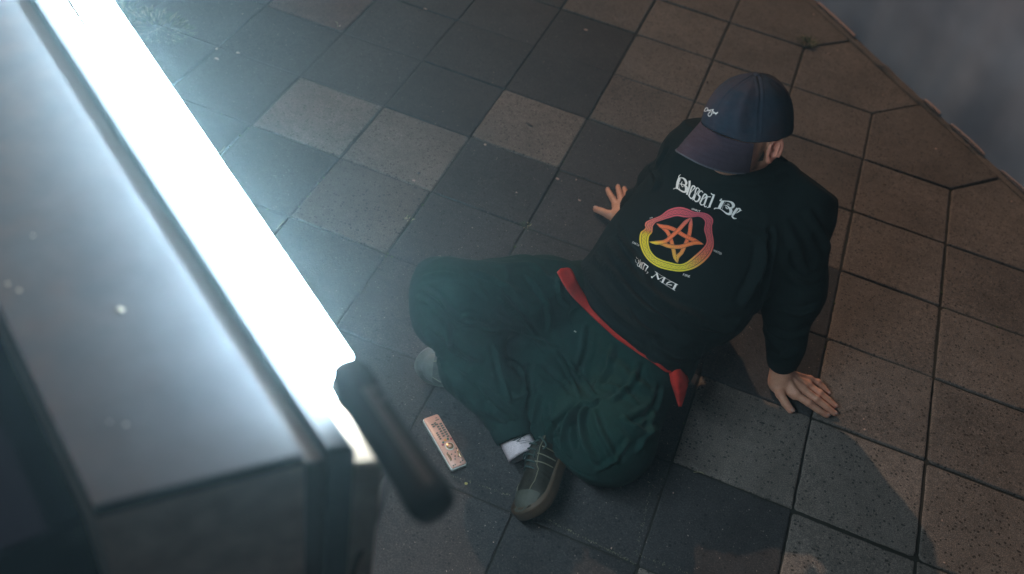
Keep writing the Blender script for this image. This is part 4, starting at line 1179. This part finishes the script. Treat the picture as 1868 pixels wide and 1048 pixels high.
# ---- socks and shoes
def shoe(heel, toe, upv, label=None, lace=True, mats=None):
    """canvas shoe with a gum sole; heel and toe are the ends of the sole, upv points from sole to laces"""
    m_up, m_sole, m_cap = mats or (M_shoe, M_gum, M_toe)
    L_ = np.linalg.norm(toe - heel); f_ = nrm(toe - heel); u_ = nrm(upv - f_ * (upv @ f_)); l_ = np.cross(u_, f_)
    def W(x, y, z): return heel + f_ * x * L_ + l_ * y + u_ * z         # x 0..1 along, y side, z up, metres
    out = [(0, .006), (.02, .020), (.07, .030), (.2, .034), (.35, .033), (.5, .037), (.65, .046), (.78, .049), (.88, .044), (.95, .031), (.99, .014), (1.0, .004)]
    def side(s): return [(x, s * y + .006 * math.sin(x * 3.1)) for x, y in out]
    ol = side(1) + side(-1)[::-1]
    P_ = np.array([q[:2] for q in catmull([(*p, 0) for p in ol + [ol[0]]], 4)][:-1])
    n = len(P_); lv = [(0, .90), (.003, .985), (.012, 1.0), (.024, 1.0), (.030, .985)]
    v = []
    for z, k in lv:
        for x, y in P_:
            toe_up = .010 * max(0, (x - .75) / .25) ** 2
            v.append(W(.5 + (x - .5) * (1 - (1 - k) * .35), (y - .004) * k + .004, z + toe_up))
    f = [(a * n + i, a * n + (i + 1) % n, (a + 1) * n + (i + 1) % n, (a + 1) * n + i) for a in range(len(lv) - 1) for i in range(n)]
    f += [tuple(range(n))[::-1], tuple((len(lv) - 1) * n + i for i in range(n))]
    def sdf(P):
        q = P - heel.astype(np.float32); X = (q @ f_.astype(np.float32)) / L_; Y = q @ l_.astype(np.float32); Z = q @ u_.astype(np.float32)
        hw = np.interp(X, [p[0] for p in out], [p[1] for p in out]).astype(np.float32) * .93
        ht = np.interp(X, [0, .05, .15, .3, .42, .55, .68, .82, .93, 1.0], [.070, .088, .098, .102, .098, .082, .064, .052, .042, .015]).astype(np.float32)
        wtop = np.interp(X, [0, .2, .45, .6, .75, 1.0], [.5, .62, .55, .62, .85, .8])
        t = np.clip(Z / ht, 0, 1.2); w_ = hw * (1 - (1 - wtop) * t ** 1.6)
        d = np.maximum(np.abs(Y - .006 * np.sin(X * 3.1)) - w_, Z - ht) ; d = smax(np.abs(Y - .006 * np.sin(X * 3.1)) - w_, Z - ht, .034)
        d = smax(d, np.maximum(-X * L_ + .004, (X - .985) * L_), .03); d = smax(d, -Z + .02, .004)
        # ankle opening
        d = smax(d, -cone(P, W(.18, 0, .07), W(.14, 0, .16), .028, .034), .008)
        d = smax(d, -cone(P, W(.30, 0, .085), W(.40, 0, .13), .016, .03), .008)
        # creases at the ball of the foot
        for cx, am in ((.60, .0022), (.645, .0018), (.56, .0015)):
            d = d + am * np.exp(-(((X - cx - .25 * np.abs(Y)) * L_) / .004) ** 2)
        return d * .8
    pts = np.array([W(a, b, c) for a in (-.02, 1.02) for b in (-.06, .06) for c in (0, .12)])
    v2, f2 = surfnet(sdf, pts.min(0) - .01, pts.max(0) + .01, .0035); v2 = relax(v2, f2, 1)
    sh = mesh_obj('shoe', v2, f2, m_up, person, True)
    if label: sh['label'] = label
    bvs = bvh_of(v2, f2)
    mesh_obj('sole', v, f, m_sole, sh, True)
    def onto(x, y, up_=.2, lift=.0015):
        h_ = bvs.ray_cast(Vector(W(x, y, up_)), Vector(-u_))
        return np.array(h_[0]) + u_ * lift if h_[0] is not None else W(x, y, .04)
    # rubber toe cap
    mb = MB(); v, f = [], []; na, nb = 16, 9
    for i in range(na + 1):
        for j in range(nb + 1):
            x = .80 + .185 * j / nb; y0 = np.interp(x, [p[0] for p in out], [p[1] for p in out]) * (.80 - .18 * j / nb); y = -y0 + 2 * y0 * i / na + .003
            v.append(onto(x, y, .2, .0028 if 0 < i < na else .001))
    f = [(i * (nb + 1) + j, (i + 1) * (nb + 1) + j, (i + 1) * (nb + 1) + j + 1, i * (nb + 1) + j + 1) for i in range(na) for j in range(nb)]
    mesh_obj('toe_cap', v, f, m_cap, sh, True)
    if lace:
        for k in range(6):
            x = .36 + k * .048
            mb = MB(); a, b = onto(x, -.017), onto(x + .012, .017); m_ = onto(x + .006, 0, .2, .0045)
            mb.tube(catmull([a - u_ * .002, a + u_ * .001, m_, b + u_ * .001, b - u_ * .002], 5), .0024, 7); mb.build('lace', M_lace, sh, True)
            for s_ in (-1, 1):
                mb = MB(); c_ = onto(x + .006 + s_ * .006, s_ * .0215); mb.blob(c_, (f_ * .003, l_ * .003, u_ * .0012), 8, 4); mb.build('eyelet', M_eye, sh, True)
        # bow
        c_ = onto(.345, -.004, .2, .003)
        for pts in ([c_, c_ + l_ * .02 + u_ * .012 - f_ * .004, c_ + l_ * .042 + u_ * .002 + f_ * .014, c_ + l_ * .03 - u_ * .004 + f_ * .02, c_], [c_, c_ - l_ * .01 + u_ * .012 + f_ * .01, c_ - l_ * .005 + u_ * .008 + f_ * .04, c_ + l_ * .006 + u_ * .004 + f_ * .03, c_],
                    [c_, c_ + l_ * .015 + u_ * .006 + f_ * .02, c_ + l_ * .022 + u_ * .002 + f_ * .05], [c_, c_ - l_ * .012 + u_ * .004 + f_ * .01, c_ - l_ * .016 - u_ * .001 + f_ * .045]):
            mb = MB(); mb.tube(catmull(pts, 7), .0022, 6); mb.build('lace', M_lace, sh, True)
        # side stitching line from ankle to sole and panel seams
        for s_ in (-1, 1):
            mb = MB(); pts = [onto(x, s_ * (.024 + .004 * (x > .6)), .2, .0012) for x in np.linspace(.30, .70, 14)] + [onto(x, s_ * (.030 - (x - .7) * .10), .2, .0012) for x in np.linspace(.72, .80, 4)]
            mb.tube(pts, .0011, 5); mb.build('seam', M_seam, sh, True)
            for k in range(3):          # stitched side stripes
                x0 = .36 + .075 * k; sd_ = []
                for q in np.linspace(0, 1, 9):
                    o_ = W(x0 + .05 * q, s_ * .09, .035 + .045 * q); h_ = bvs.ray_cast(Vector(o_), Vector(-l_ * s_))
                    if h_[0] is not None: sd_.append(np.array(h_[0]) + l_ * s_ * .0012)
                if len(sd_) > 3: mb = MB(); mb.tube(sd_, .0014, 5); mb.build('seam', M_seam, sh, True)
    return sh, W
M_shoe = fabric('worn_dark_leather', (.026, .024, .018), (.013, .013, .010), rough=.6, weave=300, bs=.3, sheen=0)
M_gum = plain('gum_sole', (.055, .034, .018), .65, nscale=60, nb=.0006)
M_toe = plain('scuffed_toe_rubber', (.055, .062, .052), .7, nscale=80, nb=.0006)
M_lace = plain('dark_lace', (.020, .045, .045), .8)
M_eye = plain('eyelet', (.008, .012, .012), .4)
M_seam = plain('pale_seam', (.16, .16, .11), .7)
# visible front foot, lying on its side: laces to the image left, sole to the image right
heel1 = up(1040, 795, .045); toe1 = up(962, 958, .035)
lu = nrm((up(900, 860, .06) - up(980, 880, .05))) * .80 + np.array([0, 0, .62])
sh1, W1 = shoe(heel1, toe1, lu)
M_grey = fabric('scuffed_grey_leather', (.08, .095, .09), (.05, .06, .058), rough=.5, weave=300, bs=.2)
M_gsole = plain('pale_grey_rubber', (.11, .125, .12), .4, nscale=60, nb=.0005)
toe2 = up(763, 655, .042); heel2 = toe2 + nrm(up(850, 668, .060) - toe2) * .255
shoe(heel2, toe2, np.array([-.15, -.92, .42]), 'toe of the other shoe, worn grey rubber showing past the knee', mats=(M_grey, M_gsole, M_gsole))
# sock
sa, sb = up(936, 792, .082), up(956, 832, .066)
mb = MB(); rib_tube(mb, up(925, 770, .09), sb, .037, .037, n=80, amp=.0006, rings=10); sock = mb.build('sock', M_sock, person, True)
bv_sock = BVHTree.FromPolygons([tuple(p) for p in mb.v], mb.f)
CK = lambda L: [(880 + x / 4.761, 760 + y / 4.764) for x, y in L]
mb = MB()
for st, w_ in (([(275, 208), (310, 190), (350, 172), (385, 150)], 2.2), ([(300, 215), (330, 195), (325, 180)], 1.6), ([(345, 170), (350, 155), (365, 165), (380, 145)], 1.6), ([(295, 222), (345, 212), (400, 205)], .8), ([(330, 235), (390, 222), (440, 212)], .7), ([(355, 185), (372, 190)], 1.4), ([(275, 212), (262, 205)], 1.2)):
    mb.add(*ribbon(bv_sock, CK(st), w_, .0015))
mb.build('sock_motif', M_sockink, sock)

# ------------------------------------------------------------------ remote control
P0, P1, P2, P3 = (up(x, y, .016) for x, y in ((769.5, 763.5), (800, 754.5), (853.5, 845), (823.5, 857)))
rc = (P0 + P1 + P2 + P3) / 4; ry = nrm((P0 + P1) / 2 - (P2 + P3) / 2); rx = nrm(np.cross(ry, [0, 0, 1.])); RL = np.linalg.norm((P0 + P1) / 2 - (P2 + P3) / 2); RW = .042
rem = empty('remote_control', (float(rc[0]), float(rc[1]), .001))
tag(rem, 'pale pink television remote control lying on the dark paving beside the shoe', 'remote control')
def rr_poly(w_, l_, r_, n=6):
    o = []
    for cx, cy, a0 in ((w_ - r_, l_ - r_, 0), (-w_ + r_, l_ - r_, 90), (-w_ + r_, -l_ + r_, 180), (w_ - r_, -l_ + r_, 270)):
        for k in range(n + 1): a = math.radians(a0 + 90 * k / n); o.append((cx + r_ * math.cos(a), cy + r_ * math.sin(a)))
    return o
def rpt(u, v, z=0): return rc[:2] + rx[:2] * u + ry[:2] * v
def rprism(poly, z0, z1, bev=0):
    mb = MB(); mb.prism([rpt(*p) for p in poly], z0, z1, bev); return mb
M_rem = plain('remote_plastic', (.56, .34, .28), .35); M_remw = plain('remote_white_shell', (.62, .66, .62), .35); M_btn = plain('grey_key', (.10, .12, .10), .5); M_gold = plain('champagne_key', (.42, .30, .17), .25, metal=.6)
rprism(rr_poly(RW / 2, RL / 2, .006), .003, .013, .001).build('shell', M_remw, rem, True)
fp = rprism(rr_poly(RW / 2 - .0016, RL / 2 - .0016, .005), .0131, .0165, .001).build('face_plate', M_rem, rem, True)
def key(u, v, w_, l_, m, r_=.0008, z=.0182):      # u: +right, v: from top end downwards 0..1
    rprism([(p[0] + u, p[1] + RL / 2 - v * RL) for p in rr_poly(w_, l_, r_, 3)], .0160, z, .0004).build('key', m, rem)
# u runs across; photo shows number keys in rows, colour keys, round pad, curved side keys
for k in range(7):
    for u in (.0125,): key(u, .20 + k * .042, .0032, .0018, M_btn)
for k in range(6): key(.0035, .19 + k * .046, .0030, .0017, M_btn)
for k in range(2): key(-.0065, .165 + k * .04, .0028, .0016, M_btn); 
for k in range(2): key(.0035 - .003, .155 + k * .032, .0028, .0016, M_btn)
for k in range(4): key(-.0075, .335 + k * .038, .0026, .0014, M_btn)
key(.010, .115, .0048, .0008, M_btn); key(.010, .075, .0022, .0006, M_btn)
for (u, v, c) in ((.0155, .515, (.30, .03, .05)), (.0085, .495, (.02, .15, .13)), (.001, .50, (.75, .38, .03)), (-.006, .525, (.03, .18, .15)), (-.010, .56, (.28, .04, .12))):
    key(u, v, .0024, .0024, plain('coloured_key', c, .4), .002, .0186)
for r_, m, z in ((.0105, M_remw, .0182), (.0088, M_gold, .0190), (.0040, M_rem, .0197)):
    rprism([(r_ * math.cos(a) + .0035, r_ * 1.05 * math.sin(a) + RL / 2 - .625 * RL) for a in np.linspace(0, 2 * math.pi, 29)[:-1]], .0160, z, .0006).build('direction_pad', m, rem, True)
for s_ in (-1, 1):
    a = np.linspace(-.9, .9, 9); o = [(s_ * (.0165 - .0065 * math.cos(q)) * 1.0 + .002, RL / 2 - .80 * RL + .013 * math.sin(q)) for q in a]
    i_ = [(s_ * (.0165 - .0015 * math.cos(q)) * 1.0 + .002, RL / 2 - .80 * RL + .014 * math.sin(q)) for q in a[::-1]]
    rprism(o + i_, .0160, .0186, .0005).build('rocker_key', M_gold, rem, True)
for (u, v) in ((.008, .755), (-.003, .765), (.009, .84), (-.001, .86), (.013, .93), (.006, .945), (-.010, .72), (.015, .70), (-.008, .95), (-.013, .955), (.0025, .815)): key(u, v, .0017, .0017, M_btn, .0014)

# ------------------------------------------------------------------ scraps, weeds
M_scrap = plain('pale_scrap', (.50, .36, .30), .8); M_yel = plain('yellow_scrap', (.35, .34, .10), .8); M_leafd = plain('dry_blade', (.32, .30, .18), .8)
M_gr = plain('weed_green', (.035, .065, .028), .7); M_moss = plain('moss_green', (.05, .085, .02), .9)
def flake(x, y, r, kind, label, group, m):
    p = up(x, y, .004); n = 9; a0 = random.random() * 6; v = []; 
    for z in (0, .0014):
        for k in range(n): a = 2 * math.pi * k / n; q = r * random.uniform(.6, 1.15); v.append((math.cos(a + a0) * q * (1 + .7 * math.cos(a0)), math.sin(a + a0) * q, z + random.uniform(0, .0012)))
    f = [tuple(range(n))[::-1], tuple(range(n, 2 * n))] + [(k, (k + 1) % n, n + (k + 1) % n, n + k) for k in range(n)]
    o = mesh_obj(kind, v, f, m); o.location = p; tag(o, label, kind.split('_')[-1], group); return o
G = 'tiny pale scraps scattered on the paving'
SCR = [(1707, 272, 0.0058, 'largest pale scrap, on the brown slab between cap and wall'), (1845, 368, 0.005, 'pale scrap on the brown slab nearest the right edge of the photo'), (1511, 98, 0.003, 'pale scrap just below the green weed, left one of a pair'), (1527, 93, 0.004, 'pale scrap just below the green weed, right one of a pair'), (1579, 115, 0.0022, 'tiny fleck on the slab midway between weed and wall'), (1610, 174, 0.003, 'pale fleck above the angled joint near the wall'), (1484, 27, 0.003, 'pale fleck at the top edge beside the wall'), (620, 48, 0.006, 'orange-brown scrap on the reddish slab at the top'), (755, 330, 0.003, 'pale fleck on the second light slab near its dark stain'), (941, 194, 0.0022, 'white fleck above the dark oval spot'), (1042, 246, 0.0022, 'pinkish fleck right of the dark oval spot'), (1051, 329, 0.004, 'pale scrap on the dark slab, right one above the left hand'), (1017, 327, 0.004, 'pale scrap on the dark slab, left one above the left hand'), (1057, 366, 0.003, 'yellowish scrap left of the spread thumb'), (942, 352, 0.002, 'yellowish fleck in the middle of the dark slab left of the hand'), (885, 265, 0.005, 'faint pale scrap just under the joint below the spotted slab'), (1577, 784, 0.0035, 'pale scrap on the brown slab, lower one right of the near hand'), (1575, 765, 0.003, 'pale scrap on the brown slab, upper one right of the near hand'), (992, 853, 0.002, 'pale fleck under the shin beside the shoe'), (1722, 1027, 0.002, 'yellow fleck at the bottom right corner slab'), (983, 963, 0.002, 'pale fleck just right of the shoe toe'), (1718, 950, 0.003, 'orange fleck on the shaded slab low at the right'), (395, 90, 0.006, 'largest brown scrap beyond the tube light'), (434, 97, 0.004, 'brown scrap furthest right beyond the tube light'), (396, 108, 0.005, 'brown scrap just below the largest one beyond the tube light'), (298, 125, 0.003, 'white fleck close to the glowing tube'), (900, 990, 0.002, 'pale fleck low between handle and shoe'), (1115, 1001, 0.003, 'pale fleck on the sandy joint at the bottom'), (776, 17, 0.004, 'pale scrap at the top on the dark slabs'), (1228, 900, 0.002, 'pale fleck on the dark slab under the light slab'), (1068, 55, 0.005, 'brownish scrap on the dark slab at the top centre')]
for x, y, r, lb in SCR: flake(x, y, r, 'paper_scrap', lb, G, M_scrap)
def spot(x, y, rx_, ry_, label, depth=False):
    n = 18; v = [(0, 0, .0016)]; ph_ = random.random() * 6
    for k in range(n): a = 2 * math.pi * k / n; q = 1 + .18 * math.sin(2 * a + ph_) + .08 * math.sin(5 * a + ph_); v.append((rx_ * q * math.cos(a), ry_ * q * math.sin(a), .0004))
    f = [(0, 1 + k, 1 + (k + 1) % n) for k in range(n)] + [tuple(range(n, 0, -1))]
    o = mesh_obj('gum_spot', v, f, M_gumspot, None, True); o.location = up(x, y, .0034); tag(o, label, 'gum spot'); return o
M_gumspot = plain('trodden_gum', (.018, .016, .018), .7)
spot(967, 229, .011, .006, 'dark oval spot in the middle of the light slab above the left hand')
spot(962, 225, .006, .003, 'small dark fleck touching the oval spot on the light slab')
spot(1290, 150, .006, .004, 'dark round gum spot on the slab just left of the cap')
spot(1137, 146, .006, .004, 'dark blotch on the joint between two light slabs above the far shoulder')
spot(1614, 337, .005, .003, 'small dark stain on the brown slab right of the shoulder')
spot(764, 316, .006, .005, 'faint round stain near the corner of the second light slab')
spot(1390, 772, .007, .003, 'dark chip mark on the grey slab below the near hand')
spot(1838, 443, .004, .003, 'dark dot on the brown slab by the right edge')
flake(850, 883, .0038, 'leaf_scrap', 'small yellow-green leaf scrap in the joint below the remote control', None, M_yel)
def blade_tuft(name, x, y, n, spread, hgt, label, m=(None,), flat=.4, cat='weed', fine=1.0):
    c = up(x, y, 0); root = empty(name, (float(c[0]), float(c[1]), 0)); tag(root, label, cat)
    mb = MB(); mb2 = MB()
    for k in range(n):
        a = random.uniform(0, 2 * math.pi); b = c + np.array([math.cos(a), math.sin(a), 0]) * random.random() ** .6 * spread[0]
        b[0] = c[0] + (b[0] - c[0]) * spread[1]; t = np.array([math.cos(a), math.sin(a), 0]); L_ = hgt * random.uniform(.4, 1.2); w_ = random.uniform(.0012, .0028) * fine
        s_ = np.array([-t[1], t[0], 0]); P_ = [b + t * L_ * flat * u * (1 + u) + np.array([0, 0, 1]) * L_ * (u - .55 * u * u) for u in (0, .33, .66, 1)]
        v = []; 
        for q, ww in zip(P_, (1, 1.1, .8, .1)): v += [q - s_ * w_ * ww, q + s_ * w_ * ww]
        (mb if random.random() < .75 else mb2).add(v, [(0, 1, 3, 2), (2, 3, 5, 4), (4, 5, 7, 6)])
    if mb.v: tag(mb.build('green_blades', M_gr, root), kind='stuff')
    if mb2.v: tag(mb2.build('dry_blades', M_leafd, root), kind='stuff')
blade_tuft('weed', 1472, 79, 90, (.028, 1.3), .028, 'small green weed growing in a joint beside the wall')
blade_tuft('weed', 285, 48, 900, (.085, 1.5), .020, 'largest clump of grass and dry stalks beyond the tube light', flat=.6, fine=.45)
blade_tuft('weed', 225, 22, 260, (.06, 1.3), .024, 'pale dry grass clump closest to the glowing tube', flat=.8, fine=.45)
blade_tuft('weed', 960, 413, 26, (.014, 1), .012, 'tiny weed in the slab joint left of the sweatshirt')
blade_tuft('weed', 745, 402, 22, (.013, 1), .012, 'tiny yellowish weed between two grey slabs left of the raised knee')
def stalk(x0, y0, x1, y1, label):
    a, b = up(x0, y0, .003), up(x1, y1, .004); m_ = (a + b) / 2 + np.array([.003, .002, .005]); mb = MB(); mb.tube(catmull([a, m_, b], 6), .0009, 5)
    tag(mb.build('dry_stalk', M_leafd, None, True), label, 'stalk')
stalk(397, 285, 410, 268, 'curved dry stalk on the dark slab near the tube light')
stalk(505, 418, 517, 404, 'short dry stalk on the grey slabs above the tube end')
stalk(1265, 862, 1285, 866, 'pale forked bit of stalk at the lower edge of a light slab')
stalk(612, 40, 616, 50, 'orange-brown stalk on the reddish slab at the top')
# sandy grit in a joint below the shoe, moss in the joints
mg = MB()
for (x0, y0, x1, y1, n, wd) in ((990, 945, 1160, 1030, 130, .003), (1160, 1012, 1290, 1060, 60, .003), (1185, 900, 1160, 1010, 50, .004), (820, 868, 930, 905, 40, .003)):
    for k in range(n):
        t = random.random(); p = up(x0 + (x1 - x0) * t, y0 + (y1 - y0) * t, -.002); r = random.uniform(.0004, .0013)
        mg.blob(p + np.array([random.gauss(0, wd * .5), random.gauss(0, wd * .5), r * .4 + .002]), ((r, 0, 0), (0, r, 0), (0, 0, r * .7)), 5, 4)
tag(mg.build('joint_grit', plain('sandy_grit', (.22, .22, .14), .9)), 'fine sandy grit lying in the joints below the shoe', kind='stuff')
mo_ = MB()
for k in range(520):
    i = random.randint(-8, 2); j = random.randint(-4, 5)
    if i + j > 5: continue
    if random.random() < .5: p = np.array([i * S, (j + random.random()) * S])
    else: p = np.array([(i + random.random()) * S, j * S])
    if vnoise(np.array([[p[0], p[1], .5]]), 5, 77)[0] < .08: continue
    r = random.uniform(.001, .003)
    mo_.blob(np.array([p[0] + random.gauss(0, .001), p[1] + random.gauss(0, .001), -.003 + r * .5]), ((r * 1.4, 0, 0), (0, r * 1.4, 0), (0, 0, r)), 6, 4)
tag(mo_.build('joint_moss', M_moss), 'dark green moss growing in the slab joints', kind='stuff')
# ------------------------------------------------------------------ haze
hz = MB(); x0, x1, y0, y1, z0, z1 = -5.5, 3.2, -3.2, 4.8, -1.0, 2.75
hz.add([(x0, y0, z0), (x1, y0, z0), (x1, y1, z0), (x0, y1, z0), (x0, y0, z1), (x1, y0, z1), (x1, y1, z1), (x0, y1, z1)],
       [(0, 3, 2, 1), (4, 5, 6, 7), (0, 1, 5, 4), (1, 2, 6, 5), (2, 3, 7, 6), (3, 0, 4, 7)])
mh = D.materials.new('haze'); mh.use_nodes = True; nh = mh.node_tree; nh.nodes.clear()
pv = nh.nodes.new('ShaderNodeVolumePrincipled'); pv.inputs['Color'].default_value = (.60, .86, .97, 1); pv.inputs['Density'].default_value = .034
pv.inputs['Anisotropy'].default_value = .80
mo = nh.nodes.new('ShaderNodeOutputMaterial'); nh.links.new(pv.outputs[0], mo.inputs['Volume'])
tag(hz.build('haze', mh), 'thin misty night air glowing around the tube light', kind='stuff')
